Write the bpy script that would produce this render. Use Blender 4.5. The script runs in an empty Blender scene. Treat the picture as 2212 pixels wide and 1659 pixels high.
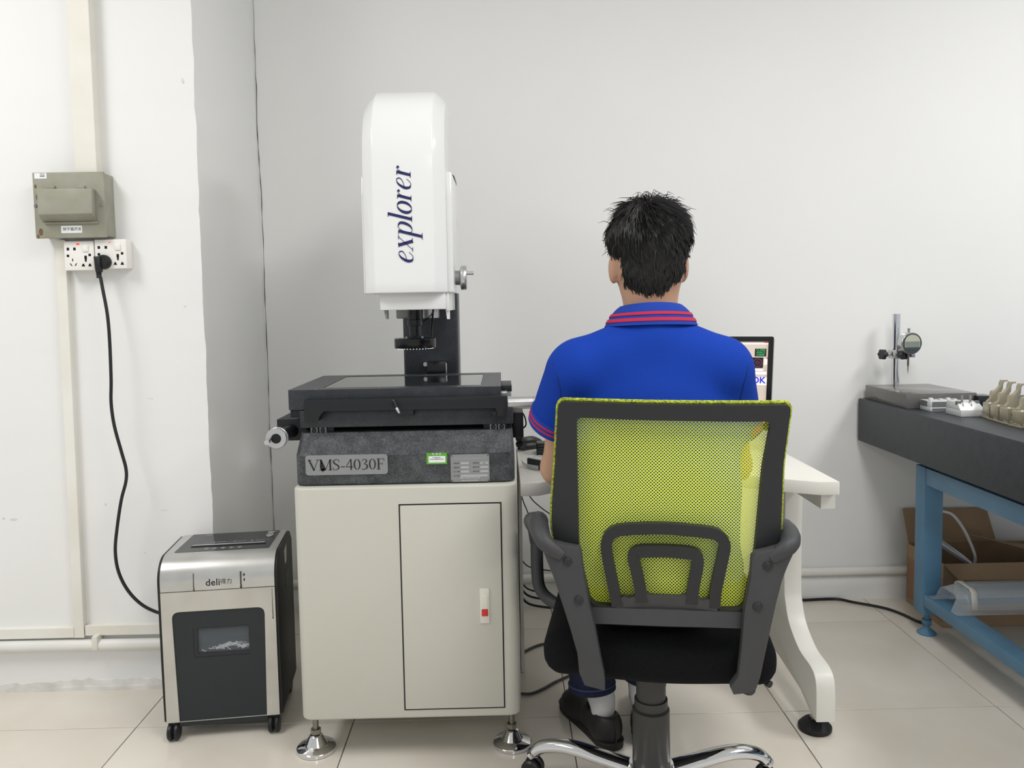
import bpy, bmesh, math, random
import numpy as np
from mathutils import Vector, Matrix
random.seed(7); rng = np.random.default_rng(7)
SC = bpy.context.scene
COL = SC.collection

# ------------------------------------------------------------------ camera (world: X right, Y towards the back wall, Z up)
F, PPX, PPY, CAMH = 1720.0, 1106.0, 778.0, 1.147
_d = np.array([1082 - PPX, 655 - PPY, F]); _d /= np.linalg.norm(_d)
_u = np.array([-.018, -1.0, 0.0]); _u[2] = -(_u[0]*_d[0] + _u[1]*_d[1]) / _d[2]; _u /= np.linalg.norm(_u)
_r = np.cross(-_u, _d); _r = _r if _r[0] > 0 else -_r
CM = np.stack([_r, _d, _u])
def at(x, y, X=None, Y=None, Z=None):
    """photo pixel -> point of its ray on a plane X=, Y= or Z="""
    v = CM @ np.array([x - PPX, y - PPY, F])
    t = Y/v[1] if Y is not None else ((Z - CAMH)/v[2] if Z is not None else X/v[0])
    return Vector((t*v[0], t*v[1], CAMH + t*v[2]))
cam_d = bpy.data.cameras.new('camera'); cam = bpy.data.objects.new('camera', cam_d); COL.objects.link(cam)
cam_d.sensor_fit = 'HORIZONTAL'; cam_d.sensor_width = 36; cam_d.lens = 36*F/2212
cam_d.shift_y = -(829.5 - PPY)/2212; cam_d.clip_start = .02
cm = Matrix.Identity(4)
for i in range(3):
    cm[i][0] = CM[i, 0]; cm[i][1] = -CM[i, 1]; cm[i][2] = -CM[i, 2]
cm[2][3] = CAMH
cam.matrix_world = cm; SC.camera = cam

# ------------------------------------------------------------------ light and exposure
SC.view_settings.view_transform = 'Standard'; SC.view_settings.look = 'None'
SC.view_settings.gamma = 1; SC.view_settings.use_curve_mapping = False
SC.view_settings.exposure = 0.1
w = bpy.data.worlds.new('room_world'); SC.world = w; w.use_nodes = True
w.node_tree.nodes['Background'].inputs[0].default_value = (.95, .975, 1, 1)
w.node_tree.nodes['Background'].inputs[1].default_value = .58
def ceiling_lamp(x, y, sx, sy, power, col=(1, .99, .98)):
    l = bpy.data.lights.new('ceiling_lamp', 'AREA'); l.shape = 'RECTANGLE'; l.size = sx; l.size_y = sy
    l.energy = power; l.color = col
    o = bpy.data.objects.new('ceiling_lamp', l); o.location = (x, y, 2.78); COL.objects.link(o)
ceiling_lamp(-1.9, .9, .6, 1.25, 30)
ceiling_lamp(.75, .6, .6, 1.25, 28)
ceiling_lamp(2.6, 1.1, .6, 1.25, 44)
ceiling_lamp(.5, -2.2, .6, 1.25, 26)

# ------------------------------------------------------------------ materials
def lin(c):
    return tuple(((v/255)/12.92 if v/255 <= .04045 else ((v/255 + .055)/1.055)**2.4) for v in c)
MATS = {}
def mat(name, rgb, rough=.5, metal=0.0, var=0.0, vscale=6.0, bump=0.0, bscale=80.0, spec=.5, rgb2=None, coat=0.0,
        emit=0.0, trans=0.0, ior=1.45, alpha=1.0, stretch=None, sheen=0.0, detail=4.0):
    m = bpy.data.materials.new(name); m.use_nodes = True; nt = m.node_tree; N = nt.nodes; L = nt.links
    p = N['Principled BSDF']; c = lin(rgb)
    p.inputs['Base Color'].default_value = (*c, 1); p.inputs['Roughness'].default_value = rough
    p.inputs['Metallic'].default_value = metal; p.inputs['Specular IOR Level'].default_value = spec
    p.inputs['Coat Weight'].default_value = coat; p.inputs['IOR'].default_value = ior
    p.inputs['Transmission Weight'].default_value = trans; p.inputs['Alpha'].default_value = alpha
    p.inputs['Sheen Weight'].default_value = sheen
    if emit: p.inputs['Emission Color'].default_value = (*c, 1); p.inputs['Emission Strength'].default_value = emit
    if var or bump:
        tc = N.new('ShaderNodeTexCoord'); mp = N.new('ShaderNodeMapping'); L.new(tc.outputs['Object'], mp.inputs[0])
        if stretch: mp.inputs['Scale'].default_value = stretch
    if var:
        n = N.new('ShaderNodeTexNoise'); n.inputs['Scale'].default_value = vscale; n.inputs['Detail'].default_value = detail
        L.new(mp.outputs[0], n.inputs['Vector'])
        r = N.new('ShaderNodeValToRGB'); e = r.color_ramp.elements; e[0].position = .32; e[1].position = .68
        c2 = lin(rgb2) if rgb2 else tuple(v*(1 - var) for v in c)
        e[0].color = (*c2, 1); e[1].color = (*c, 1)
        L.new(n.outputs[0], r.inputs[0]); L.new(r.outputs[0], p.inputs['Base Color'])
        if emit: L.new(r.outputs[0], p.inputs['Emission Color'])
    if bump:
        b = N.new('ShaderNodeTexNoise'); b.inputs['Scale'].default_value = bscale; b.inputs['Detail'].default_value = 3
        L.new(mp.outputs[0], b.inputs['Vector'])
        bp = N.new('ShaderNodeBump'); bp.inputs['Strength'].default_value = bump; bp.inputs['Distance'].default_value = .002
        L.new(b.outputs[0], bp.inputs['Height']); L.new(bp.outputs[0], p.inputs['Normal'])
    MATS[name] = m
    return m

# ------------------------------------------------------------------ mesh builder
def v3(p): return Vector((float(p[0]), float(p[1]), float(p[2])))
def crom(pts, n=6, closed=False):
    """Catmull-Rom through the points"""
    P = [np.array(p, float) for p in pts]; out = []; m = len(P); rngi = range(m if closed else m - 1)
    for i in rngi:
        if closed: p0, p1, p2, p3 = P[i-1], P[i], P[(i+1) % m], P[(i+2) % m]
        else: p0, p1, p2, p3 = P[max(i-1, 0)], P[i], P[i+1], P[min(i+2, m-1)]
        for k in range(n):
            t = k/n
            out.append(.5*((2*p1) + (-p0+p2)*t + (2*p0-5*p1+4*p2-p3)*t*t + (-p0+3*p1-3*p2+p3)*t**3))
    if not closed: out.append(P[-1])
    return out
def rpoly(corners, rad, seg=5, edge=1):
    """2D polygon with rounded corners; edge>1 also samples the straight runs"""
    m = len(corners); C = [np.array(c, float) for c in corners]; R = rad if isinstance(rad, (list, tuple)) else [rad]*m; loop = []
    for i in range(m):
        p, a, b = C[i], C[i-1], C[(i+1) % m]; da, db = a - p, b - p; la, lb = np.linalg.norm(da), np.linalg.norm(db)
        r = R[i]
        if r <= 0: loop.append([p]); continue
        da, db = da/la, db/lb; ang = math.acos(max(-1, min(1, float(da @ db)))); t = min(r/math.tan(ang/2), .49*la, .49*lb)
        s, e = p + da*t, p + db*t
        loop.append([(1-q)**2*s + 2*q*(1-q)*p + q*q*e for q in [k/seg for k in range(seg+1)]])
    out = []
    for i in range(m):
        out += loop[i]
        if edge > 1:
            s, e = loop[i][-1], loop[(i+1) % m][0]
            out += [s + (e - s)*k/edge for k in range(1, edge)]
    return out
class B:
    def __init__(s, m=None): s.v = []; s.f = []; s.m = m or Matrix.Identity(4)
    def add(s, vs, fs):
        o = len(s.v); s.v += [s.m @ v3(p) for p in vs]; s.f += [tuple(i + o for i in f) for f in fs]; return s
    def bm(s, bm):
        bm.verts.ensure_lookup_table(); bm.verts.index_update()
        s.add([v.co for v in bm.verts], [[v.index for v in f.verts] for f in bm.faces]); bm.free(); return s
    def hull(s, pts, faces, bevel=0, seg=2):
        bm = bmesh.new(); vs = [bm.verts.new(v3(p)) for p in pts]
        for f in faces: bm.faces.new([vs[i] for i in f])
        bmesh.ops.recalc_face_normals(bm, faces=bm.faces)
        if bevel: bmesh.ops.bevel(bm, geom=list(bm.edges), offset=bevel, segments=seg, profile=.5, affect='EDGES', clamp_overlap=True)
        return s.bm(bm)
    def box(s, x0, x1, y0, y1, z0, z1, bevel=0, seg=2):
        return s.hull([(x0,y0,z0),(x1,y0,z0),(x1,y1,z0),(x0,y1,z0),(x0,y0,z1),(x1,y0,z1),(x1,y1,z1),(x0,y1,z1)],
            [(0,3,2,1),(4,5,6,7),(0,1,5,4),(1,2,6,5),(2,3,7,6),(3,0,4,7)], bevel, seg)
    def prism(s, poly, fn, a, b, bevel=0, seg=2):
        """2D polygon swept from a to b; fn(u, v, t) -> point"""
        n = len(poly); pts = [fn(p[0], p[1], a) for p in poly] + [fn(p[0], p[1], b) for p in poly]
        fs = [tuple(range(n)), tuple(range(2*n-1, n-1, -1))] + [(i, (i+1) % n, n+(i+1) % n, n+i) for i in range(n)]
        bm = bmesh.new(); vs = [bm.verts.new(v3(p)) for p in pts]; F = [bm.faces.new([vs[i] for i in f]) for f in fs]
        bmesh.ops.recalc_face_normals(bm, faces=bm.faces)
        if bevel:
            es = list({e for f in F[:2] for e in f.edges})
            bmesh.ops.bevel(bm, geom=es, offset=bevel, segments=seg, profile=.5, affect='EDGES', clamp_overlap=True)
        return s.bm(bm)
    def ring(s, outer, inner, fn, a, b):
        """flat frame between two loops with the same number of points"""
        n = len(outer); pts = [fn(p[0], p[1], t) for t in (a, b) for L in (outer, inner) for p in L]; fs = []
        for i in range(n):
            j = (i+1) % n
            fs += [(i, j, n+j, n+i), (2*n+i, 3*n+i, 3*n+j, 2*n+j), (i, 2*n+i, 2*n+j, j), (n+i, n+j, 3*n+j, 3*n+i)]
        return s.add(pts, fs)
    def loft(s, rings, cap=True, closed=False):
        n = len(rings[0]); m = len(rings); pts = [p for r in rings for p in r]; fs = []
        for k in range(m if closed else m-1):
            k2 = (k+1) % m
            for i in range(n):
                j = (i+1) % n; fs.append((k*n+i, k*n+j, k2*n+j, k2*n+i))
        if cap and not closed: fs += [tuple(range(n-1, -1, -1)), tuple((m-1)*n+i for i in range(n))]
        return s.add(pts, fs)
    def frame(s, axis):
        a = v3(axis).normalized(); t = Vector((0, 0, 1)) if abs(a.z) < .9 else Vector((1, 0, 0))
        x = t.cross(a).normalized(); return x, a.cross(x), a
    def cyl(s, p0, p1, r0, r1=None, n=20):
        p0, p1 = v3(p0), v3(p1); r1 = r0 if r1 is None else r1; x, y, a = s.frame(p1 - p0)
        cs = [(math.cos(2*math.pi*i/n), math.sin(2*math.pi*i/n)) for i in range(n)]
        return s.loft([[p + (x*c + y*d)*r for c, d in cs] for p, r in ((p0, r0), (p1, r1))])
    def lathe(s, prof, origin, axis=(0, 0, 1), n=24):
        o = v3(origin); x, y, a = s.frame(axis)
        cs = [(math.cos(2*math.pi*i/n), math.sin(2*math.pi*i/n)) for i in range(n)]
        return s.loft([[o + a*z + (x*c + y*d)*max(r, 1e-5) for c, d in cs] for r, z in prof])
    def tube(s, pts, r, n=8, closed=False):
        P = [v3(p) for p in pts]; m = len(P); R = r if isinstance(r, (list, tuple)) else [r]*m
        rings = []; x = None
        for i in range(m):
            t = (P[(i+1) % m] - P[i-1]) if closed else (P[min(i+1, m-1)] - P[max(i-1, 0)])
            t.normalize()
            if x is None: x, y, _ = s.frame(t)
            x = (x - t*x.dot(t)).normalized(); y = t.cross(x)
            rings.append([P[i] + (x*math.cos(2*math.pi*k/n) + y*math.sin(2*math.pi*k/n))*R[i] for k in range(n)])
        return s.loft(rings, closed=closed)
    def ball(s, c, r, n=14):
        k = n//2; sx, sy, sz = (r, r, r) if not isinstance(r, (tuple, list)) else r
        return s.loft([[(c[0]+sx*math.cos(2*math.pi*i/n)*max(math.sin(math.pi*j/k), 1e-4), c[1]+sy*math.sin(2*math.pi*i/n)*max(math.sin(math.pi*j/k), 1e-4),
            c[2]-sz*math.cos(math.pi*j/k)) for i in range(n)] for j in range(k+1)])
    def quad(s, a, b, c, d): return s.add([a, b, c, d], [(0, 1, 2, 3)])
    def build(s, name, material, parent=None, smooth=40, world=True, kind=None, label=None):
        me = bpy.data.meshes.new(name); me.from_pydata([tuple(p) for p in s.v], [], s.f); me.update()
        bm = bmesh.new(); bm.from_mesh(me); bmesh.ops.recalc_face_normals(bm, faces=bm.faces); bm.to_mesh(me); bm.free()
        return link(name, me, material, parent, smooth, world, kind, label)
def link(name, me, material, parent=None, smooth=40, world=True, kind=None, label=None):
    if material is not None and not me.materials: me.materials.append(MATS[material] if isinstance(material, str) else material)
    if smooth:
        me.polygons.foreach_set('use_smooth', [True]*len(me.polygons)); me.set_sharp_from_angle(angle=math.radians(smooth))
    o = bpy.data.objects.new(name, me); COL.objects.link(o)
    if parent is not None:
        o.parent = parent
        if world and parent.type == 'EMPTY': o.matrix_parent_inverse = (Matrix.Translation(parent.location) @ parent.rotation_euler.to_matrix().to_4x4()).inverted()
    if kind: o['kind'] = kind
    if label: o['label'] = label
    return o
def tag(o, label, cat, group=None):
    o['label'] = label; o['category'] = cat
    if group: o['group'] = group
    return o
def thing(name, label, cat, loc, rz=0, group=None):
    o = bpy.data.objects.new(name, None); o.empty_display_size = .05; o.location = loc; o.rotation_euler = (0, 0, rz); COL.objects.link(o)
    return tag(o, label, cat, group)
def copy_tree(o, parent=None):
    c = o.copy(); COL.objects.link(c); c.parent = parent
    for ch in o.children: copy_tree(ch, c)
    return c
def struct(o): o['kind'] = 'structure'; return o
def text_mesh(s, size, fn, align='CENTER', shear=0.0, extrude=0.0, spacing=1.0, bold=0.0, sx=1.0):
    """flat lettering from the built-in font, mapped to a surface by fn(u, v)"""
    cu = bpy.data.curves.new('t', 'FONT'); cu.body = s; cu.size = size; cu.align_x = align; cu.align_y = 'CENTER'; cu.shear = shear
    cu.space_character = spacing; cu.offset = bold; cu.resolution_u = 3
    o = bpy.data.objects.new('t', cu); COL.objects.link(o)
    me = bpy.data.meshes.new_from_object(o.evaluated_get(bpy.context.evaluated_depsgraph_get()))
    bpy.data.objects.remove(o); bpy.data.curves.remove(cu)
    b = B(); b.add([fn(v.co.x*sx, v.co.y) for v in me.vertices], [tuple(p.vertices) for p in me.polygons]); bpy.data.meshes.remove(me)
    return b
def print_bars(width, height, fn, n=9, seed=1):
    """print too blurred in the photograph to read: a row of short dashes"""
    r = random.Random(seed); b = B(); u = -width/2; cell = width/n
    for k in range(n):
        w0 = cell*r.uniform(.55, .85); h0 = height*r.uniform(.75, 1)
        b.add([fn(u, -h0/2), fn(u+w0, -h0/2), fn(u+w0, h0/2), fn(u, h0/2)], [(0, 1, 2, 3)]); u += cell
    return b
def strokes_mesh(strokes, fn, b=None):
    """pen strokes: each a list of (u, v, width); mapped by fn(u, v)"""
    b = b or B()
    for st in strokes:
        P = crom(st, 5) if len(st) > 2 else [np.array(p, float) for p in st]
        L, R = [], []
        for i, p in enumerate(P):
            t = P[min(i+1, len(P)-1)][:2] - P[max(i-1, 0)][:2]; t = t/max(np.linalg.norm(t), 1e-9); n = np.array([-t[1], t[0]])*max(p[2], .001)/2
            L.append(p[:2] + n); R.append(p[:2] - n)
        b.add([fn(*q) for q in L] + [fn(*q) for q in R], [(i, i+1, len(P)+i+1, len(P)+i) for i in range(len(P)-1)])
    return b
# ------------------------------------------------------------------ smooth solids: distance fields meshed with surface nets
def surfnet(fn, lo, hi, h):
    lo = np.array(lo, float); n = np.ceil((np.array(hi) - lo)/h).astype(int) + 1
    ax = [lo[i] + h*np.arange(n[i]) for i in range(3)]
    P = np.stack(np.meshgrid(*ax, indexing='ij'), -1).astype(np.float32)
    D = fn(P).astype(np.float32); S = D < 0
    c = np.zeros(tuple(n-1), np.int8)
    off = [(i, j, k) for i in (0, 1) for j in (0, 1) for k in (0, 1)]
    sl = lambda A, o: A[o[0]:A.shape[0]-1+o[0], o[1]:A.shape[1]-1+o[1], o[2]:A.shape[2]-1+o[2]]
    for o in off: c += sl(S, o)
    act = (c > 0) & (c < 8); idx = -np.ones(c.shape, int); cells = np.argwhere(act); idx[act] = np.arange(len(cells))
    acc = np.zeros((len(cells), 3)); cnt = np.zeros(len(cells))
    for a in range(8):
        for bb in range(a+1, 8):
            oa, ob = np.array(off[a]), np.array(off[bb])
            if np.abs(oa-ob).sum() != 1: continue
            da = D[tuple((cells+oa).T)]; db = D[tuple((cells+ob).T)]; m = (da < 0) != (db < 0)
            t = da[m]/(da[m]-db[m]); acc[m] += oa + t[:, None]*(ob-oa); cnt[m] += 1
    V = lo + h*(cells + acc/cnt[:, None]); faces = []
    for d in range(3):
        e1, e2 = [(1, 2), (2, 0), (0, 1)][d]
        s0 = [slice(None)]*3; s1 = [slice(None)]*3; s0[d] = slice(0, -1); s1[d] = slice(1, None)
        A, Bq = S[tuple(s0)], S[tuple(s1)]; E = np.argwhere(A != Bq)
        E = E[(E[:, e1] > 0) & (E[:, e2] > 0) & (E[:, e1] < n[e1]-1) & (E[:, e2] < n[e2]-1)]
        u1 = np.zeros(3, int); u1[e1] = 1; u2 = np.zeros(3, int); u2[e2] = 1
        q = np.stack([idx[tuple((E-u1-u2).T)], idx[tuple((E-u2).T)], idx[tuple(E.T)], idx[tuple((E-u1).T)]], 1)
        ins = A[tuple(E.T)]; q[~ins] = q[~ins][:, ::-1]; faces.append(q)
    return V, np.concatenate(faces)
def smin(a, b, k):
    h = np.clip(.5 + .5*(b-a)/k, 0, 1); return b*(1-h) + a*h - k*h*(1-h)
def ell(P, c, r, rot=None):
    q = P - np.array(c, np.float32)
    if rot is not None: q = q @ np.array(rot, np.float32)
    r = np.array(r, np.float32); k0 = np.linalg.norm(q/r, axis=-1); k1 = np.linalg.norm(q/(r*r), axis=-1)
    return k0*(k0-1)/np.maximum(k1, 1e-6)
def cone(P, a, b, ra, rb):
    a = np.array(a, np.float32); b = np.array(b, np.float32); d = b-a; q = P-a
    t = np.clip((q @ d)/float(d @ d), 0, 1); return np.linalg.norm(q - t[..., None]*d, axis=-1) - (ra + (rb-ra)*t)
def rbox(P, c, hs, r, rz=0.0):
    q = P - np.array(c, np.float32)
    if rz: ca, sa = math.cos(rz), math.sin(rz); q = np.stack([q[..., 0]*ca + q[..., 1]*sa, -q[..., 0]*sa + q[..., 1]*ca, q[..., 2]], -1)
    q = np.abs(q) - (np.array(hs, np.float32) - r)
    return np.linalg.norm(np.maximum(q, 0), axis=-1) + np.minimum(q.max(-1), 0) - r
def sdf_obj(name, fn, lo, hi, h, material, parent=None, world=True, label=None, kind=None):
    V, Fc = surfnet(fn, lo, hi, h); me = bpy.data.meshes.new(name); me.from_pydata(V.tolist(), [], Fc.tolist()); me.update()
    return link(name, me, material, parent, 180, world, kind, label)
XZ = lambda y: (lambda u, v, t=0: (u, y + t, v))
# ------------------------------------------------------------------ the room
mat('wall_paint', (238, 238, 236), .62, var=.03, vscale=1.3, bump=.12, bscale=25)
mat('wall_paint_side', (238, 238, 236), .62, var=.03, vscale=1.3, bump=.12, bscale=25)
mat('ceiling_white', (240, 240, 238), .8, var=.02, vscale=2)
mat('tile', (226, 220, 209), .16, var=.06, vscale=3.2, spec=.5, bump=.02, bscale=3, rgb2=(216, 208, 195))
mat('grout', (120, 112, 104), .8, var=.3, vscale=30)
mat('mortar', (232, 231, 227), .85, var=.2, vscale=14, bump=.8, bscale=60, rgb2=(206, 203, 196))
mat('scuff', (205, 204, 201), .8, var=.35, vscale=150, rgb2=(228, 227, 224))
mat('dark_crack', (70, 70, 70), .9, var=.2)
mat('pvc_trunk', (236, 235, 228), .45, var=.08, vscale=5, rgb2=(227, 223, 211))
mat('white_pipe', (232, 231, 225), .4, var=.06, vscale=9)
YB, YP, XE = 2.95, 2.36, -.872
GX = [.167 + .5965*k for k in range(-6, 6)]; GY = [2.13 + .6*k for k in range(-5, 3)]
fl = struct(B().box(-3.6, 3.4, -1.0, 3.1, -.06, -.0025).build('floor', 'grout'))
tile_meshes = {}
for i in range(len(GX)-1):
    for j in range(len(GY)-1):
        x0, x1, y0, y1 = GX[i], GX[i+1], GY[j], min(GY[j+1], 3.08)
        key = round(y1-y0, 3)
        if key not in tile_meshes:
            o = B().box(-.297, .297, -(y1-y0)/2+.0013, (y1-y0)/2-.0013, -.008, 0, .0007, 1).build('tile', 'tile', fl); tile_meshes[key] = o.data
        else:
            o = bpy.data.objects.new('tile', tile_meshes[key]); COL.objects.link(o); o.parent = fl
        o.location = ((x0+x1)/2, (y0+y1)/2, 0)
struct(B().box(XE-.02, 3.4, YB, 3.1, 0, 2.8).build('wall_back', 'wall_paint'))
# pillar wall: its outer corner is chipped paint, so the edge wanders a few millimetres
b = B(); zs = np.concatenate([np.linspace(0, 1.2, 70), np.linspace(1.22, 2.8, 60)]); jit = []
jv = 0.0
for z in zs:
    jv = .7*jv + random.uniform(-.0012, .0012); jit.append(jv + (-.004 if random.random() < .05 else 0))
ex = lambda z: XE - .006*(1-z/2.0)
n = len(zs); pts = []
for z, jt in zip(zs, jit):
    pts += [(-3.6, YP, z), (ex(z)-.03, YP, z), (ex(z)+jt, YP+abs(jt), z), (ex(z)+.001, YP+.03, z), (XE+.0, YB+.02, z)]
fs = [(k*5+c, k*5+c+1, (k+1)*5+c+1, (k+1)*5+c) for k in range(n-1) for c in range(4)]
wl = struct(b.add(pts, fs).build('wall_left', 'wall_paint', smooth=25))
struct(B().box(-3.6, 3.4, -3.6, 3.1, 2.8, 2.86).build('ceiling', 'ceiling_white'))
# crack running down the inside corner
cp = []; jv = 0
for z in np.linspace(.3, 2.78, 60):
    jv = .8*jv + random.uniform(-.0016, .0016); cp.append((XE+.004+jv, YB-.001, z))
B().tube(cp, [random.uniform(.0004, .0016) for _ in cp], 5).build('crack', 'dark_crack', wl)
for px, py, rx, rz, rot in ((325, 861, .011, .0009, -.15), (30, 1122, .012, .004, .1), (8, 1120, .006, .003, 0), (355, 1102, .012, .0009, .05), (228, 1090, .003, .004, .5), (313, 1194, .004, .0016, -.5), (395, 175, .004, .008, .2), (400, 662, .004, .003, .3)):
    p = at(px, py, Y=YP); ca, sa = math.cos(rot), math.sin(rot)
    B().prism([(p.x + rx*math.cos(t)*ca - rz*math.sin(t)*sa, p.z + rx*math.cos(t)*sa + rz*math.sin(t)*ca) for t in [math.tau*k/12 for k in range(12)]], XZ(YP), -.0004, .001).build('scuff_mark', 'scuff', wl)
# rough mortar at the foot of the walls
def foot(name, x0, x1, y, h, t, n):
    rings = []
    for k in range(n+1):
        x = x0 + (x1-x0)*k/n; a = random.uniform(.75, 1.05) + .2*math.sin(x*9); c = random.uniform(.85, 1.25)
        rings.append([(x, y+.004, 0), (x, y-t*c, 0), (x, y-t*c*random.uniform(.85, 1), .012), (x, y-t*.55*a, h*.4*a), (x, y-.003*random.uniform(.6, 1.6), h*a), (x, y+.004, h*1.05*a)])
    return struct(B().loft(rings).build(name, 'mortar', smooth=30))
foot('baseboard_left', -3.3, XE-.004, YP, .03, .010, 110)
foot('baseboard_back', XE+.02, 3.3, YB, .03, .01, 110)
# plinth-like thickening of the back wall below the pipe
B().prism([(YB+.001, .0), (YB-.012, .0), (YB-.016, .05), (YB-.018, .085), (YB-.006, .1), (YB+.001, .102)], lambda u, v, t: (t, u, v), XE+.03, 3.3).build('trim_1', 'wall_paint', smooth=60)['kind'] = 'structure'
pp = B().tube([(XE+.03, YB-.022, .113), (3.3, YB-.022, .113)], .0155, 14).build('wall_pipe', 'white_pipe')
tag(pp, 'white painted pipe running along the foot of the back wall', 'pipe')
pp = thing('wall_pipe', 'white painted pipe along the pillar below the cable trunking', 'pipe', (-2, YP-.02, .15))
B().tube([(-3.3, YP-.022, .152), (XE-.01, YP-.022, .147)], .0165, 14).build('pipe', 'white_pipe', pp)
c = at(208, 1388, Y=YP-.03)
B().box(c.x-.008, c.x+.008, YP-.041, YP, c.z-.02, c.z+.022, .002).build('clip', 'pvc_trunk', pp)
# cable trunking
def trunk(name, label, p0, p1, w, y0, y1, horiz=False):
    t = thing(name, label, 'cable trunking', (p0[0], y1, p0[1]))
    if horiz: q = [(p0[0], p0[1]-w/2), (p1[0], p1[1]-w/2), (p1[0], p1[1]+w/2), (p0[0], p0[1]+w/2)]
    else: q = [(p0[0]-w/2, p0[1]), (p0[0]+w/2, p0[1]), (p1[0]+w/2, p1[1]), (p1[0]-w/2, p1[1])]
    B().prism(q, lambda u, v, s: (u, s, v), y0+.004, y1).build('channel', 'pvc_trunk', t)
    e = .0015
    if horiz: q = [(p0[0], p0[1]-w/2-e), (p1[0], p1[1]-w/2-e), (p1[0], p1[1]+w/2+e), (p0[0], p0[1]+w/2+e)]
    else: q = [(p0[0]-w/2-e, p0[1]), (p0[0]+w/2+e, p0[1]), (p1[0]+w/2+e, p1[1]), (p1[0]-w/2-e, p1[1])]
    B().prism(q, lambda u, v, s: (u, s, v), y0, y0+.0036, .001, 1).build('cover', 'pvc_trunk', t)
trunk('cable_trunking', 'wide cream cable trunking rising from the grey-green switch box', (-1.176, 1.541), (-1.170, 2.79), .058, YP-.04, YP)
trunk('cable_trunking', 'narrow vertical cable trunking below the wall sockets', (-1.270, 1.352), (-1.281, .17), .026, YP-.024, YP)
trunk('cable_trunking', 'horizontal trunking above the pillar pipe, running away from the shredder', (-3.2, .1855), (-1.297, .1855), .028, YP-.022, YP, True)
trunk('cable_trunking', 'short horizontal trunking that ends behind the shredder', (-1.265, .190), (XE-.01, .190), .028, YP-.02, YP, True)

# ------------------------------------------------------------------ switch box, sockets, plug
mat('box_green', (158, 158, 145), .45, var=.12, vscale=16, bump=.05, rgb2=(146, 144, 126), spec=.4)
mat('rust', (120, 96, 66), .8, var=.4, vscale=40)
mat('label_white', (236, 238, 238), .5, var=.02)
mat('ink', (40, 40, 44), .6, var=.05)
mat('socket_white', (240, 238, 233), .28, var=.02, spec=.5)
mat('hole_black', (12, 12, 12), .8, var=.1)
mat('red_lamp', (255, 60, 50), .4, emit=1.2)
mat('black_plastic', (28, 29, 31), .38, var=.1, vscale=20)
mat('screw_steel', (150, 150, 148), .35, 1.0, var=.1)
yf = 2.30; dx0, dx1, dz0, dz1 = -1.318, -1.117, 1.354, 1.539
sb = thing('switch_box', 'grey-green painted metal switch box with hinged breaker cover on the pillar', 'switch box', (-1.2, YP, dz0))
B().box(dx0+.004, dx1-.002, yf+.008, YP, dz0+.004, dz1-.004, .002).build('body', 'box_green', sb)
B().box(dx0, dx1, yf, yf+.009, dz0, dz1, .0025).build('front_cover', 'box_green', sb)
A = [at(79, 408, Y=yf-.036), at(198, 407, Y=yf-.036), at(199, 461, Y=yf-.036), at(82, 464, Y=yf-.036)]
Wd = [at(84, 409, Y=yf), at(206, 409, Y=yf), at(209, 480, Y=yf), at(92, 481, Y=yf)]
bc = B().hull([*A, *Wd], [(0,1,2,3), (4,7,6,5), (0,4,5,1), (1,5,6,2), (2,6,7,3), (3,7,4,0)], .002).build('breaker_cover', 'box_green', sb)
for px in (113, 178):
    h0 = at(px, 404, Y=yf); B().box(h0.x-.009, h0.x+.009, yf-.008, yf, h0.z-.006, h0.z+.003, .001).build('hinge', 'box_green', bc)
h0 = at(150, 481, Y=yf); B().box(dx0+.03, dx1-.02, yf-.006, yf, h0.z-.004, h0.z+.002, .001).build('ledge', 'box_green', sb)
for px, py in ((77, 445), (220, 443)):
    h0 = at(px, py, Y=yf); B().lathe([(.0001, -.0025), (.004, -.0022), (.0055, 0), (.0055, .001)], (h0.x, yf, h0.z), (0, 1, 0), 14).build('screw', 'screw_steel' if px < 100 else 'box_green', sb)
def label_plate(parent, px0, py0, px1, py1, y, lines, material='label_white', name='label_sticker', ink='ink', sz=.011, thick=.0008):
    a, c = at(px0, py0, Y=y), at(px1, py1, Y=y); o = B().box(a.x, c.x, y-thick, y, c.z, a.z).build(name, material, parent)
    for s, u, v, z in lines:
        cx = a.x + (c.x-a.x)*u; cz = c.z + (a.z-c.z)*v
        text_mesh(s, z, lambda p, q: (cx+p, y-thick-.0004, cz+q)).build('lettering', ink, o if parent and parent.type == 'EMPTY' else parent, smooth=0)
    return o
label_plate(sb, 132, 488, 178, 503, yf, [('烘干箱开关', .53, .5, .0105)])
label_plate(sb, 74, 374, 101, 386, yf, [])
for zz_, hh_ in ((1.5345, .0022), (1.5285, .004)): print_bars(.014, hh_, lambda u, v: (-1.288+u, yf-.0012, zz_+v), 4, 3).build('lettering', 'ink', sb, smooth=0)
for (u, v, r) in ((-1.305, 1.47, .006), (-1.30, 1.455, .004), (-1.31, 1.50, .004), (-1.302, 1.372, .007), (-1.31, 1.36, .004)):
    B().ball((u, yf+.0002, v), (r, .0006, r*1.6), 10).build('rust_spot', 'rust', sb)
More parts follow.
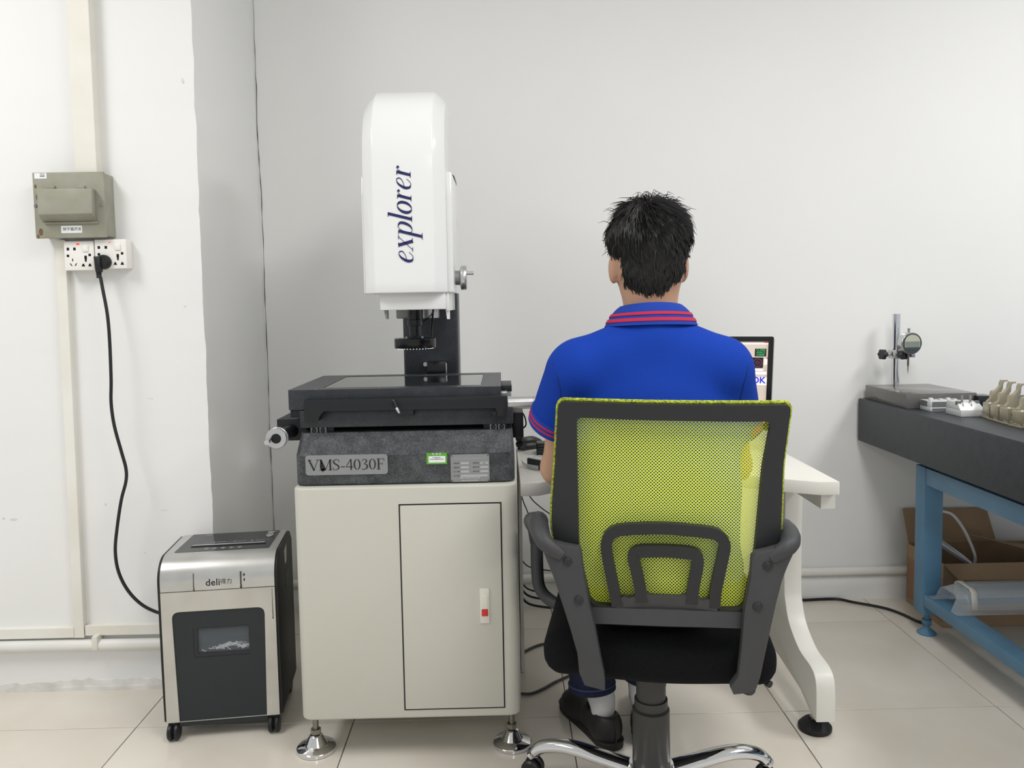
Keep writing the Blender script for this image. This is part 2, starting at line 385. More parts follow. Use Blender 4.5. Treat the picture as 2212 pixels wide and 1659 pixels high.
def socket(label, x0, x1, z0, z1, plug_side):
    yq = 2.318; s = thing('wall_socket', label, 'socket', ((x0+x1)/2, YP, z0))
    B().box(x0+.001, x1-.001, yq+.008, YP, z0+.001, z1-.001, .003).build('back_box', 'socket_white', s)
    fp = B().box(x0, x1, yq, yq+.009, z0, z1, .003, 3).build('face_plate', 'socket_white', s)
    wd, ht = x1-x0, z1-z0
    P = lambda u, v: (x0+wd*u, z0+ht*v)
    def hole(u, v, w_, h_, rot=0, tri=False):
        cx, cz = P(u, v); q = [(-w_/2, -h_/2), (w_/2, -h_/2), (w_/2, h_/2), (-w_/2, h_/2)]
        if tri: q = [(-w_/2, -h_/2), (w_/2, -h_/2), (w_/2*.35, h_/2), (-w_/2*.35, h_/2)]
        ca, sa = math.cos(rot), math.sin(rot)
        B().prism([(cx+a*ca-c_*sa, cz+a*sa+c_*ca) for a, c_ in q], lambda a, c_, t: (a, yq+t, c_), -.0004, .002).build('contact_hole', 'hole_black', fp)
    for u in (.14, .36): hole(u, .73, .007, .008, 0 if u < .2 else 0, False)
    hole(.13, .5, .007, .007); hole(.86, .52, .007, .007)
    hole(.28, .36, .0025, .008); hole(.22, .2, .0025, .009, .6); hole(.38, .2, .0025, .009, -.6)
    hole(.72, .44, .007, .010); hole(.72, .34, .005, .008)
    hole(.63, .18, .010, .008, 0, True); hole(.85, .18, .010, .008, 0, True)
    cx, cz = P(.73, .74)
    B().prism(rpoly([(cx-.0085, cz-.0095), (cx+.0085, cz-.0095), (cx+.0085, cz+.0095), (cx-.0085, cz+.0095)], .004, 4), lambda a, c_, t: (a, yq+t, c_), -.0035, .001, .001).build('rocker_switch', 'socket_white', s)
    cx, cz = P(.48, .89)
    B().ball((cx, yq, cz), (.0055, .0018, .003) if plug_side == 0 else (.0025, .0015, .0018), 10).build('indicator_lamp', 'red_lamp', s)
    return s
socket('white wall socket with its red lamp lit and no plug', -1.2505, -1.1655, 1.2625, 1.347, 0)
socket('white wall socket with the black plug in it', -1.163, -1.072, 1.2655, 1.350, 1)
pc = thing('power_cable', 'black mains cable with round plug hanging from the socket to the shredder', 'cable', (-1.14, 2.31, 1.26))
c = at(219, 566, Y=2.305); yq = 2.3175
B().lathe([(.0001, -.0165), (.017, -.0155), (.0205, -.012), (.0215, -.001), (.0215, -.0003)], (c.x+.002, yq, c.z), (0, 1, 0), 24).build('plug_body', 'black_plastic', pc)
B().hull([(c.x-.017, yq-.024, c.z+.016), (c.x-.001, yq-.024, c.z+.016), (c.x+.001, yq-.026, c.z-.03), (c.x-.012, yq-.026, c.z-.03),
          (c.x-.017, yq-.009, c.z+.017), (c.x+.003, yq-.009, c.z+.017), (c.x+.003, yq-.011, c.z-.03), (c.x-.014, yq-.011, c.z-.03)],
         [(0,1,2,3), (4,7,6,5), (0,4,5,1), (1,5,6,2), (2,6,7,3), (3,7,4,0)], .0025).build('plug_grip', 'black_plastic', pc)
B().lathe([(.0075, 0), (.0075, -.004), (.0062, -.0045), (.0075, -.006), (.0075, -.01), (.006, -.0105), (.007, -.012), (.0068, -.018), (.0055, -.019)], (c.x-.006, yq-.0185, c.z-.027), (0, 0, 1), 14).build('strain_relief', 'black_plastic', pc)
cord = [(217, 598), (222, 625), (232, 680), (237, 740), (240, 820), (240, 870), (247, 920), (262, 975), (272, 1012), (272, 1040), (262, 1080), (253, 1140), (249, 1190), (256, 1235), (276, 1275), (305, 1305), (338, 1322), (366, 1328), (386, 1330)]
P = [at(x, y, Y=2.30 - .02*math.sin(math.pi*min(i, 16)/16) - .012*min(i, 16)/16) for i, (x, y) in enumerate(cord)]
B().tube(crom(P, 5), .0048, 8).build('cable', 'black_plastic', pc)
# ------------------------------------------------------------------ paper shredder (own frame: x along its front, y into its depth)
mat('silver', (205, 205, 203), .32, .75, var=.05, vscale=9, rgb2=(188, 188, 184), bump=.02, bscale=30)
mat('silver_paint', (203, 201, 193), .38, .35, var=.06, vscale=8, rgb2=(190, 187, 178))
mat('satin_black', (38, 43, 47), .45, var=.08, vscale=12)
mat('gloss_black', (34, 38, 42), .14, var=.05)
mat('side_black', (24, 25, 27), .5, var=.1)
mat('window_plastic', (150, 160, 168), .06, alpha=.18, var=.02)
mat('paper_shred', (225, 226, 226), .8, var=.05)
mat('stain', (72, 70, 66), .45, var=.2)
mat('print_grey', (176, 180, 182), .5, var=.05)
mat('bin_dark', (84, 88, 90), .6, var=.1)
mat('chrome', (225, 226, 228), .08, 1.0, var=.02)
mat('foot_sticker', (205, 205, 190), .5, var=.1)
W_, D_, H_ = .308, .262, .488; HB = .05; SPL = .404
shr = thing('paper_shredder', 'silver and black paper shredder on castors beside the machine cabinet', 'shredder', (-.917, 2.056, 0), math.radians(6.5))
def part(b, name, m, par=None, **k): return b.build(name, m, par or shr, world=False, **k)
# side profile (y, z): flat top, big rounded front edge, slightly leaning front
def prof(off=0.0, zlo=HB):
    o = off; R = .062
    arc = [(R - (R-o)*math.cos(a), H_-R + (R-o)*math.sin(a)) for a in [math.pi/2*k/10 for k in range(11)]]
    return [(o+.004, zlo)] + [(o, .2)] + arc + [(D_-.03, H_-o-.001), (D_-o, H_-.03), (D_-o, zlo)]
pr = prof()
for s, x0, x1 in ((0, 0, .008), (1, W_-.008, W_)):
    part(B().prism(pr, lambda u, v, t: (t, u, v), x0, x1, .002), 'side_panel', 'side_black')
pi = [(.12, HB+.03), (.12, SPL-.03), (.006, SPL-.03)] + prof(.003)[2:-1] + [(D_-.003, HB+.03)]
part(B().prism(pi, lambda u, v, t: (t, u, v), .0095, W_-.0095).box(.0095, W_-.0095, .008, D_-.003, HB, HB+.03), 'body_shell', 'side_black')
# silver lid wrapping over top and front, silver bin frame
def wrap(prof2, x0, x1, th):
    n = len(prof2); ins = []
    for i, p in enumerate(prof2):
        t = np.array(prof2[min(i+1, n-1)]) - np.array(prof2[max(i-1, 0)]); t = t/np.linalg.norm(t); ins.append((p[0]+t[1]*th, p[1]-t[0]*th))
    return B().prism(list(prof2)+ins[::-1], lambda u, v, t: (t, u, v), x0, x1)

arc = [(-.003 + .062 - .062*math.cos(a), H_-.060 + .062*math.sin(a)) for a in [math.pi/2*k/12 for k in range(13)]]
lid = part(wrap([(-.003, SPL+.001)] + arc + [(D_-.035, H_+.0015), (D_-.012, H_-.003), (D_-.004, H_-.02)], .008, W_-.008, .006), 'lid', 'silver')
fr = part(B().ring(rpoly([(.008, HB), (W_-.008, HB), (W_-.008, SPL-.001), (.008, SPL-.001)], .0005, 6, 4), rpoly([(.041, HB+.0006), (W_-.041, HB+.0006), (W_-.036, .350), (.034, .350)], [.001, .001, .02, .02], 6, 4),
    lambda u, v, t: (u, t, v), -.004, .004), 'bin_frame', 'silver_paint')
wx0, wx1, wz0, wz1 = .085, .232, .222, .304
part(B().ring(rpoly([(.040, HB-.014), (W_-.040, HB-.014), (W_-.035, .351), (.033, .351)], [.002, .002, .019, .019], 6, 4), rpoly([(wx0, wz0), (wx1, wz0), (wx1, wz1), (wx0, wz1)], .005, 6, 4),
    lambda u, v, t: (u, t, v), -.0005, .006), 'bin_door', 'satin_black')
part(B().box(wx0, wx1, .006, .15, wz0-.05, wz0+.002), 'bin_floor', 'bin_dark')
wn = part(B().ring(rpoly([(wx0, wz0), (wx1, wz0), (wx1, wz1), (wx0, wz1)], .005, 5), rpoly([(wx0+.010, wz0+.011), (wx1-.004, wz0+.011), (wx1-.004, wz1-.004), (wx0+.010, wz1-.004)], .003, 5), lambda u, v, t: (u, t, v), .001, .005), 'window', 'gloss_black')
part(B().box(wx0+.009, wx1-.003, .006, .008, wz0+.010, wz1-.003), 'pane', 'window_plastic', wn)
b = B()
for k in range(90):
    x = random.gauss((wx0+wx1)/2+.025, .028); x = min(max(x, wx0+.012), wx1-.008); y = random.uniform(.0105, .03); z = wz0+.012+max(0, .016*(1-abs(x-(wx0+wx1)/2-.025)/.06))*random.random()
    a = random.uniform(-.6, .6); l = random.uniform(.006, .014); dx, dz = math.cos(a)*l/2, math.sin(a)*l/2
    b.add([(x-dx, y, z-dz), (x+dx, y, z+dz), (x+dx, y+.0008, z+dz+.0022), (x-dx, y+.0008, z-dz+.0022)], [(0, 1, 2, 3)])
part(b, 'paper_shreds', 'paper_shred', kind='stuff', smooth=0)
# top deck with slot, buttons and print
TZ = H_+.002
dk = part(B().prism(rpoly([(.028, .062), (W_-.03, .062), (W_-.026, D_-.03), (.036, D_-.03)], .006, 4), lambda u, v, t: (u, v, TZ+t), -.004, .0006), 'top_deck', 'gloss_black', lid)
part(B().box(.062, W_-.046, .100, .112, TZ+.0006, TZ+.0012), 'paper_slot', 'hole_black')
part(B().tube([(.064, .114, TZ+.002), (W_-.05, .114, TZ+.002)], .0016, 8), 'slot_lip', 'chrome')
for y, rx, ry in ((D_-.05, .011, .007), (D_-.078, .0105, .016)):
    part(B().prism([(W_-.048+rx*math.cos(a), y+ry*math.sin(a)) for a in [math.tau*k/20 for k in range(20)]], lambda u, v, t: (u, v, TZ+t), .0004, .003, .0008), 'button', 'silver')
def ttx(s, size, x, y, m='print_grey', shear=.2): part(text_mesh(s, size, lambda u, v: (x+u, y+v, TZ+.0011), shear=shear), 'lettering', m, smooth=0)
for s, z, x in (('/ 15', .018, .105), ('/ 5', .018, .165), ('6', .018, .218), ('/', .014, .262)): ttx(s, z, x, .138)
for x in (.136, .19, .242): part(print_bars(.026, .004, lambda u, v: (x+u, .139+v, TZ+.0011), 7, 5), 'lettering', 'print_grey', smooth=0)
for k in range(5):
    x = .108+.022*k
    part(B().ring([(x+.007*math.cos(a), .083+.006*math.sin(a)) for a in [math.tau*i/14 for i in range(14)]], [(x+.006*math.cos(a), .083+.005*math.sin(a)) for a in [math.tau*i/14 for i in range(14)]], lambda u, v, t: (u, v, TZ+t), .0006, .0011).box(x-.002, x+.002, .0805, .0855, TZ+.0006, TZ+.0011), 'warning_icon', 'print_grey')
part(B().box(.075, .092, D_-.045, D_-.042, TZ+.0006, TZ+.001), 'vent_mark', 'print_grey')
# logo on the lid front, drip stains
fz = lambda x, z: (lambda u, v: (x+u, -.0034, z+v))
part(text_mesh('deli', .026, fz(.142, .424), bold=.0003, spacing=1.02), 'lettering', 'ink', smooth=0)
part(text_mesh('得力', .0155, fz(.176, .4245)), 'lettering', 'ink', smooth=0)
def drip(x, z0, z1, r0, r1, y=-.0036):
    b = B(); n = 8
    b.tube([(x+.0006*math.sin(3*k), y+.0006, z0+(z1-z0)*k/n) for k in range(n+1)], [r0+(r1-r0)*k/n for k in range(n+1)], 6); b.ball((x, y+.001, z1), (r1*1.7, .0012, r1*2.2), 8)
    part(b, 'drip_stain', 'stain')
drip(.093, .452, .407, .0008, .0016); drip(.2135, .450, .408, .0018, .0022)
part(B().ball((.222, -.0026, .4405), (.0026, .0011, .004), 8).ball((.2225, -.0026, .427), (.003, .0011, .0045), 8), 'drip_stain', 'stain')
drip(W_-.015, .40, .318, .0005, .0012, -.0046)
# side window, sticker and castors
part(B().prism(rpoly([(.13, .345), (.2, .36), (.2, .40), (.13, .395)], .006, 3), lambda u, v, t: (W_+t, u, v), -.001, .001), 'side_handle', 'bin_dark')
part(B().prism([(.12, .462), (.16, .47), (.15, .425), (.127, .422)], lambda u, v, t: (W_+t, u, v), -.001, .0008), 'side_sticker', 'foot_sticker')
for x, y in ((.024, .012), (W_-.024, .012), (.024, D_-.03), (W_-.024, D_-.03)):
    c = B().box(x-.014, x+.014, y-.012, y+.014, HB-.012, HB+.004, .003)
    for s in (-1, 1): c.lathe([(.0001, -.006), (.0195, -.006), (.0225, -.003), (.0225, .003), (.0195, .006), (.0001, .006)], (x+s*.0085, y-.008, .0225), (1, 0, 0), 20)
    part(c, 'castor', 'black_plastic')
# ------------------------------------------------------------------ machine cabinet
mat('cream_steel', (200, 199, 188), .42, var=.03, vscale=2.5, bump=.04, bscale=220)
mat('gap_dark', (34, 32, 40), .7, var=.1)
mat('latch_cream', (222, 220, 208), .35, var=.03)
mat('red_button', (205, 44, 44), .4, var=.05)
mat('steel', (150, 146, 138), .3, 1.0, var=.15, vscale=40)
mat('castor_pale', (214, 219, 190), .5, var=.1)
YC = 1.93; cl, cr = at(630, 1062, Y=YC).x, at(1122, 1300, Y=YC).x; ct, cb = .703, .113; CYB = 2.62
cab = thing('machine_cabinet', 'cream steel cabinet with a door and red latch under the measuring machine', 'cabinet', ((cl+cr)/2, (YC+CYB)/2, 0))
B().prism(rpoly([(cl, YC), (cr, YC), (cr, CYB), (cl, CYB)], .034, 8), lambda u, v, t: (u, v, t), cb, ct, .006, 3).build('body', 'cream_steel', cab)
d0, d1 = at(864, 1092, Y=YC), at(1089, 1526, Y=YC)
B().prism([(d0.x-.0035, d1.z-.0035), (d1.x+.003, d1.z-.0035), (d1.x+.003, d0.z+.0035), (d0.x-.0035, d0.z+.0035)], XZ(YC), -.0006, .004).build('door_gap', 'gap_dark', cab)
dr = B().box(d0.x, d1.x, YC-.0035, YC+.002, d1.z, d0.z, .002).build('door', 'cream_steel', cab)
a, c = at(1036, 1271, Y=YC-.004), at(1058, 1345, Y=YC-.004)
B().box(a.x, c.x, YC-.0075, YC-.003, c.z, a.z, .001).build('latch', 'latch_cream', dr)
a, c = at(1040.5, 1285, Y=YC-.006), at(1054.5, 1315, Y=YC-.006)
B().box(a.x, c.x, YC-.0095, YC-.006, c.z, a.z, .001).build('latch_lever', 'latch_cream', dr)
a, c = at(1040.5, 1316, Y=YC-.006), at(1054.5, 1330, Y=YC-.006)
B().box(a.x, c.x, YC-.0098, YC-.006, c.z, a.z, .001).build('latch_button', 'red_button', dr)
for x, y in ((-.500, 1.995), (.008, 1.998), (-.49, 2.54), (.0, 2.54)):
    lf = B().lathe([(.0001, 0), (.048, 0), (.050, .002), (.050, .010), (.047, .013), (.030, .017), (.027, .019), (.017, .040), (.013, .043), (.0001, .044)], (x, y, 0), n=32).build('levelling_foot', 'chrome', cab)
    B().cyl((x, y, .044), (x, y, cb), .0075, n=12).cyl((x, y, .046), (x, y, .058), .0135, n=6).cyl((x, y, .086), (x, y, .1), .0145, n=6).build('bolt', 'steel', lf)
for x, y in ((-.462, 2.06), (-.045, 2.06)):
    cc = B().lathe([(.0001, -.011), (.022, -.011), (.026, -.006), (.026, .006), (.022, .011), (.0001, .011)], (x, y, cb-.028), (.94, .3, 0), 20).build('castor', 'castor_pale', cab)
    B().box(x-.014, x+.014, y-.02, y+.02, cb-.008, cb+.001).build('castor_bracket', 'steel', cc)

# ------------------------------------------------------------------ video measuring machine
def speckle(name, base, hi, lo, rough=.5, scale=220.0):
    m = bpy.data.materials.new(name); m.use_nodes = True; N = m.node_tree.nodes; L = m.node_tree.links; p = N['Principled BSDF']; p.inputs['Roughness'].default_value = rough
    tc = N.new('ShaderNodeTexCoord'); n1 = N.new('ShaderNodeTexNoise'); n1.inputs['Scale'].default_value = scale; n1.inputs['Detail'].default_value = 5; n1.inputs['Roughness'].default_value = .65
    n2 = N.new('ShaderNodeTexNoise'); n2.inputs['Scale'].default_value = scale/6; L.new(tc.outputs['Object'], n1.inputs[0]); L.new(tc.outputs['Object'], n2.inputs[0])
    mx = N.new('ShaderNodeMath'); mx.operation = 'MULTIPLY_ADD'; mx.inputs[1].default_value = .35; L.new(n2.outputs[0], mx.inputs[0])
    m2 = N.new('ShaderNodeMath'); m2.operation = 'MULTIPLY'; m2.inputs[1].default_value = .65; L.new(n1.outputs[0], m2.inputs[0]); L.new(m2.outputs[0], mx.inputs[2])
    r = N.new('ShaderNodeValToRGB'); e = r.color_ramp.elements; e[0].position = .36; e[0].color = (*lin(lo), 1); e[1].position = .66; e[1].color = (*lin(hi), 1)
    q = r.color_ramp.elements.new(.5); q.color = (*lin(base), 1); L.new(mx.outputs[0], r.inputs[0]); L.new(r.outputs[0], p.inputs['Base Color']); MATS[name] = m
speckle('granite_rough', (62, 65, 68), (92, 95, 97), (34, 36, 39), .6)
speckle('granite_smooth', (46, 50, 55), (58, 62, 66), (34, 37, 42), .38)
speckle('granite_slab', (43, 49, 55), (51, 57, 63), (35, 40, 46), .48)
mat('machine_white', (236, 237, 236), .16, var=.015, vscale=3, coat=.3)
mat('anodised_black', (24, 26, 30), .42, var=.1, vscale=15)
mat('lens_black', (14, 15, 17), .22, var=.05)
mat('navy_ink', (28, 34, 92), .4, var=.03)
mat('aluminium', (205, 206, 206), .28, .9, var=.05, vscale=20)
mat('grey_metal', (150, 152, 150), .4, .4, var=.05)
mat('glass_pane', (212, 224, 218), .03, trans=1.0, ior=1.5)
mat('plate_silver', (150, 152, 153), .4, .35, var=.08, vscale=12)
mat('sticker_green', (96, 170, 52), .5, var=.03)
mat('led_white', (255, 255, 255), .5, emit=3.0)
mat('field_grey', (176, 178, 179), .45, var=.02)
vm = thing('measuring_machine', 'video measuring machine with white column hood and dark granite stage', 'measuring machine', (-.25, 2.2, ct))
YG = 1.95; gl, gr = at(636, 1010, Y=YG).x, at(1112, 1000, Y=YG).x; gz0, gz1, gz2 = ct+.002, .779, .829; GB = 2.6
o = lambda i: rpoly([(gl+i*.08, YG+i), (gr-i*.08, YG+i), (gr-i*.08, GB), (gl+i*.08, GB)], .03, 6)
B().loft([[(p[0], p[1], z) for p in o(i)] for i, z in ((.004, gz0), (0, gz0+.004), (0, gz1), (.045, gz2))]).build('granite_base', 'granite_rough', vm, smooth=35)
# name plate with cut-out lettering
nx0, nx1, nz0, nz1 = at(661, 1027, Y=YG).x, at(837, 983, Y=YG).x, at(661, 1027, Y=YG).z, at(661, 984, Y=YG).z
yn = YG-.0015
npl = B().prism(rpoly([(nx0, nz0), (nx1, nz0), (nx1, nz1), (nx0, nz1)], .008, 5), XZ(yn), 0, .0015).build('name_plate', 'plate_silver', vm)
T, t_ = .125, .042
def sf(x0, x1, y, w=.04): return [(x0, y, w), (x1, y, w)]
def ring_stroke(cx, cy, rx, ry, th, tn, n=16): return [(cx+rx*math.cos(math.tau*k/n), cy+ry*math.sin(math.tau*k/n), tn+(th-tn)*abs(math.cos(math.tau*k/n))) for k in range(n+1)]
GL = {'V': (.78, [[(.06,1,T),(.42,.0,T)], [(.40,0,t_),(.70,1,t_)], sf(-.03,.25,.985), sf(.58,.82,.985)]),
 'M': (.96, [[(.14,1,t_),(.14,0,t_)], [(.13,1,T),(.47,.02,T)], [(.46,.02,t_),(.80,1,t_)], [(.82,1,T),(.82,0,T)], sf(0,.2,.985), sf(.76,.97,.985), sf(.0,.28,.015), sf(.68,.97,.015), [(.15,.95,.05),(.18,.4,.22),(.26,.05,.26),(.30,-.1,.12)], [(.20,.1,.18),(.42,.08,.15)]]),
 'S': (.6, [[(.50,.72,.03),(.47,.93,.05),(.28,.99,.05),(.09,.8,.10),(.22,.59,.12),(.42,.42,.12),(.48,.2,.10),(.28,.02,.05),(.10,.08,.05),(.05,.3,.03)]]),
 '-': (.4, [[(.03,.30,.07),(.33,.30,.07)]]),
 '4': (.56, [[(.36,1,.05),(.02,.3,.05)], [(.0,.28,.06),(.52,.28,.06)], [(.38,1,.1),(.38,0,.1)]]),
 '0': (.56, [ring_stroke(.26, .5, .2, .47, .11, .03)]),
 '3': (.56, [[(.07,.78,.03),(.15,.94,.05),(.28,.96,.05),(.4,.78,.10),(.22,.54,.04)], [(.22,.54,.04),(.42,.42,.1),(.42,.18,.11),(.22,.03,.06),(.04,.06,.07)]]),
 'F': (.6, [[(.15,1,T),(.15,0,T)], sf(.02,.56,.98), sf(.15,.44,.52), sf(.02,.3,.015), [(.54,1,.03),(.56,.78,.04)], [(.43,.64,.03),(.43,.4,.03)]])}
def write(txt, GL, size, fn, shear=0.0, gap=.0):
    b = B(); u = 0
    for ch in txt:
        wd, st = GL[ch]; strokes_mesh(st, lambda a, c, u=u: fn((u + a + shear*c)*size, c*size), b); u += wd + gap
    return b
hz = (nz1-nz0)*.54; tot = sum(GL[c][0] for c in 'VMS-4030F'); sz = (nx1-nx0)*.93/tot
write('VMS-4030F', GL, sz, lambda u, v: (nx0+.007+u, yn-.0006, nz0+.012+v*hz/sz)).build('lettering', 'ink', npl, smooth=0)
# green calibration sticker and silver type plate
a, c = at(921, 976, Y=YG), at(966, 1002, Y=YG)
# the sticker bridges the chamfer edge, so it stands proud of it
st = B().box(a.x, c.x, YG-.0014, YG-.0002, c.z, min(a.z, gz1+.002)).build('sticker', 'sticker_green', vm)
B().box(a.x+.005, c.x-.004, YG-.0018, YG-.0012, c.z+.004, a.z-.011).build('sticker_field', 'label_white', st)
mx = (a.x+c.x)/2
text_mesh('检 准 证', .0065, lambda u, v: (mx+u, YG-.0018, a.z-.006+v)).build('lettering', 'label_white', st, smooth=0)
for q, z in ((.02, .0145), (.034, .0185)): print_bars(q, .0018, lambda u, v, z=z: (mx+u, YG-.0022, a.z-z+v), 8, 4).build('lettering', 'ink', st, smooth=0)
a, c = at(973, 982, Y=YG), at(1058, 1048, Y=YG); c.z = max(c.z, gz0+.002)
tp = B().prism(rpoly([(a.x, c.z), (c.x, c.z), (c.x, a.z), (a.x, a.z)], .003, 3), XZ(YG-.0016), 0, .0016).build('type_plate', 'plate_silver', vm)
yw = YG-.002; mx = (a.x+c.x)/2; pw, ph = c.x-a.x, a.z-c.z
text_mesh('东莞市仪器设备有限公司', .0068, lambda u, v: (mx+u, yw, a.z-.011+v)).build('lettering', 'field_grey', tp, smooth=0)
for r, (l1, l2) in enumerate((('机器名称', '额定电压'), ('机器型号', '额定功率'), ('出厂日期', '最大电流'), ('出厂编号', None))):
    z = a.z-.022-.0105*r
    for l, x, w_ in ((l1, a.x+.007, .026 if l2 else .072), (l2, a.x+.055, .026)):
        if not l: continue
        text_mesh(l, .0038, lambda u, v, x=x, z=z: (x+u, yw, z+v), align='LEFT').build('lettering', 'ink', tp, smooth=0)
        B().box(x+.018, x+.018+w_-.006, yw-.0001, yw+.0003, z-.0028, z+.003).build('plate_field', 'field_grey', tp)
text_mesh('220V', .004, lambda u, v: (a.x+.083+u, yw-.0004, a.z-.022+v)).build('lettering', 'ink', tp, smooth=0)
for q, z in ((.05, .0585), (.04, .0655)): print_bars(q, .0045, lambda u, v, z=z: (mx+u, yw, a.z-z+v), 10, 6).build('lettering', 'field_grey', tp, smooth=0)
for x, z in ((a.x+.003, a.z-.003), (c.x-.003, a.z-.003), (a.x+.003, c.z+.003), (c.x-.003, c.z+.003)): B().cyl((x, yw, z), (x, YG, z), .0016, n=8).build('rivet', 'gap_dark', tp)
# stages
X0, X1 = -.540, -.004
mid = B().box(at(648, 900, Y=2.0).x, at(1108, 900, Y=2.0).x, 1.995, 2.46, .842, .886, .003).build('middle_plate', 'granite_smooth', vm)
g0, g1 = (-.462, 2.045), (-.055, 2.36)
tplate = B().ring(rpoly([(X0, 2.0), (X1, 2.0), (X1, 2.405), (X0, 2.405)], .003, 3, 2), rpoly([(g0[0], g0[1]), (g1[0], g0[1]), (g1[0], g1[1]), (g0[0], g1[1])], .006, 3, 2), lambda u, v, t: (u, v, t), .888, .938).build('top_plate', 'granite_smooth', vm)
B().prism(rpoly([(g0[0]+.001, g0[1]+.001), (g1[0]-.001, g0[1]+.001), (g1[0]-.001, g1[1]-.001), (g0[0]+.001, g1[1]-.001)], .006, 3), lambda u, v, t: (u, v, t), .931, .9372).build('glass_plate', 'glass_pane', vm)
for u in (.12, .42, .8): B().lathe([(.0001, .0006), (.004, .0004), (.0045, -.001)], (X0+(X1-X0)*u, 2.022, .938), n=12).build('plate_screw', 'steel', vm)
B().box(X0+.003, X0+.05, 2.004, 2.39, .868, .887, .001).build('rail', 'anodised_black', vm)
B().box(X1-.06, X1-.006, 2.02, 2.39, .868, .887, .001).build('rail', 'anodised_black', vm)
# X drive bridge in front of the plate
q = [at(656, 865, Y=1.97), at(1096, 855, Y=1.97), at(1096, 899, Y=1.97), at(1076, 900, Y=1.97), at(1070, 882, Y=1.97), at(700, 889, Y=1.97), at(690, 900, Y=1.97), at(688, 910, Y=1.97), at(657, 911, Y=1.97)]
B().prism([(p.x, p.z) for p in q], XZ(1.97), 0, .026, .0015).build('drive_bridge', 'anodised_black', vm)
p = at(874, 890, Y=1.97); B().box(p.x-.022, p.x+.022, 1.972, 1.996, p.z-.010, p.z+.006, .001).build('drive_nut', 'anodised_black', vm)
p = at(1068, 893, Y=1.965); B().lathe([(.0025, -.002), (.005, -.002), (.005, .005), (.0025, .005)], (p.x, 1.97, p.z), (0, 1, 0), 16).build('bolt', 'anodised_black', vm)
lv = B().tube([at(850, 866, Y=1.955), at(856, 881, Y=1.95)], .0042, 10).build('lock_lever', 'lens_black', vm)
B().tube([at(850, 866, Y=1.955)+Vector((0, .014, 0)), at(850, 866, Y=1.955)], .003, 8).build('lever_pivot', 'steel', vm)
B().tube([at(856, 881, Y=1.95), at(862, 891, Y=1.947), at(863.5, 893, Y=1.946)], [.0036, .0033, .001], 10).build('lever_tip', 'aluminium', lv)
# bearing blocks and rails between base and middle plate
for x in (686-15, 686+4, 1058, 1076):
    p0, p1 = at(x, 926 if x < 900 else 917, Y=2.0), at(x+15, 940 if x < 900 else 932, Y=2.0)
    bb = B().box(p0.x, p1.x, 2.0, 2.05, .828, .8425, .0008).build('bearing_block', 'grey_metal', vm)
    cx = (p0.x+p1.x)/2; B().lathe([(.0001, -.0015), (.0062, -.0015), (.0068, 0), (.0068, .001)], (cx, 2.0, .8352), (0, 1, 0), 16).build('socket_screw', 'anodised_black', bb)
for x in (-.46, -.02): B().box(x-.03, x+.03, 2.01, 2.5, .827, .8425).build('guide_rail', 'anodised_black', vm)
# left Y drive with hand wheel
p0, p1 = at(600, 905, Y=2.06), at(652, 950, Y=2.06)
B().box(p0.x, p1.x+.02, 2.05, 2.38, p1.z, p0.z, .0015).build('drive_housing', 'anodised_black', vm)
wc = at(599, 946, Y=1.955)
B().cyl((wc.x, 1.965, wc.z), (wc.x+.012, 2.06, wc.z+.002), .0175, n=20).build('drive_sleeve', 'anodised_black', vm)
wh = B().lathe([(.011, -.011), (.0245, -.011), (.026, -.009), (.026, -.004), (.0245, -.003), (.0245, .001), (.026, .002), (.026, .009), (.0001, .009)], (wc.x, 1.955, wc.z), (0, 1, 0), 32).build('hand_wheel', 'aluminium', vm)
B().lathe([(.0001, -.0125), (.0115, -.0125), (.0125, -.011), (.0125, -.009)], (wc.x, 1.955, wc.z), (0, 1, 0), 24).build('hub_cap', 'lens_black', wh)
hp = at(577, 956, Y=1.92); B().cyl(hp, (hp.x-.002, 1.948, hp.z+.005), .0055, n=14).cyl((hp.x-.001, hp.y-.001, hp.z), (hp.x-.001, hp.y+.01, hp.z+.001), .0065, n=14).build('wheel_pin', 'aluminium', wh)
# right X drive: silver sleeve running to a wheel beside the operator
sx0 = at(1096, 870, Y=2.01); sx1 = at(1151, 870, Y=2.01)
B().lathe([(.0001, 0), (.0155, 0), (.0165, .001), (.0165, sx1.x-sx0.x)], (sx0.x, 2.01, sx0.z), (1, 0, 0), 28).build('drive_sleeve', 'aluminium', vm)
w2 = B().lathe([(.0165, .0005), (.0165, .006), (.018, .012), (.024, .02), (.028, .024), (.028, .04), (.0001, .041)], (sx1.x, 2.01, sx0.z), (1, 0, 0), 28).build('hand_wheel', 'aluminium', vm)
p0 = at(1083, 832, Y=2.08); B().box(p0.x-.01, p0.x+.027, 2.07, 2.2, p0.z-.016, p0.z, .001).build('end_bracket', 'anodised_black', vm)
p0 = at(1083, 846, Y=2.03); B().box(p0.x-.004, p0.x+.015, 2.02, 2.06, p0.z-.011, p0.z, .001).build('sensor_block', 'aluminium', vm)
p0, p1 = at(1112, 890, Y=2.08), at(1131, 944, Y=2.08); B().box(p0.x-.006, p1.x, 2.07, 2.3, p1.z, p0.z, .002).build('encoder_housing', 'anodised_black', vm)
P = [at(*q, Y=2.09) for q in ((1130, 893), (1135, 905), (1136, 918), (1130, 925))]; B().tube(crom(P, 6), .0022, 6).build('sensor_cable', 'lens_black', vm)
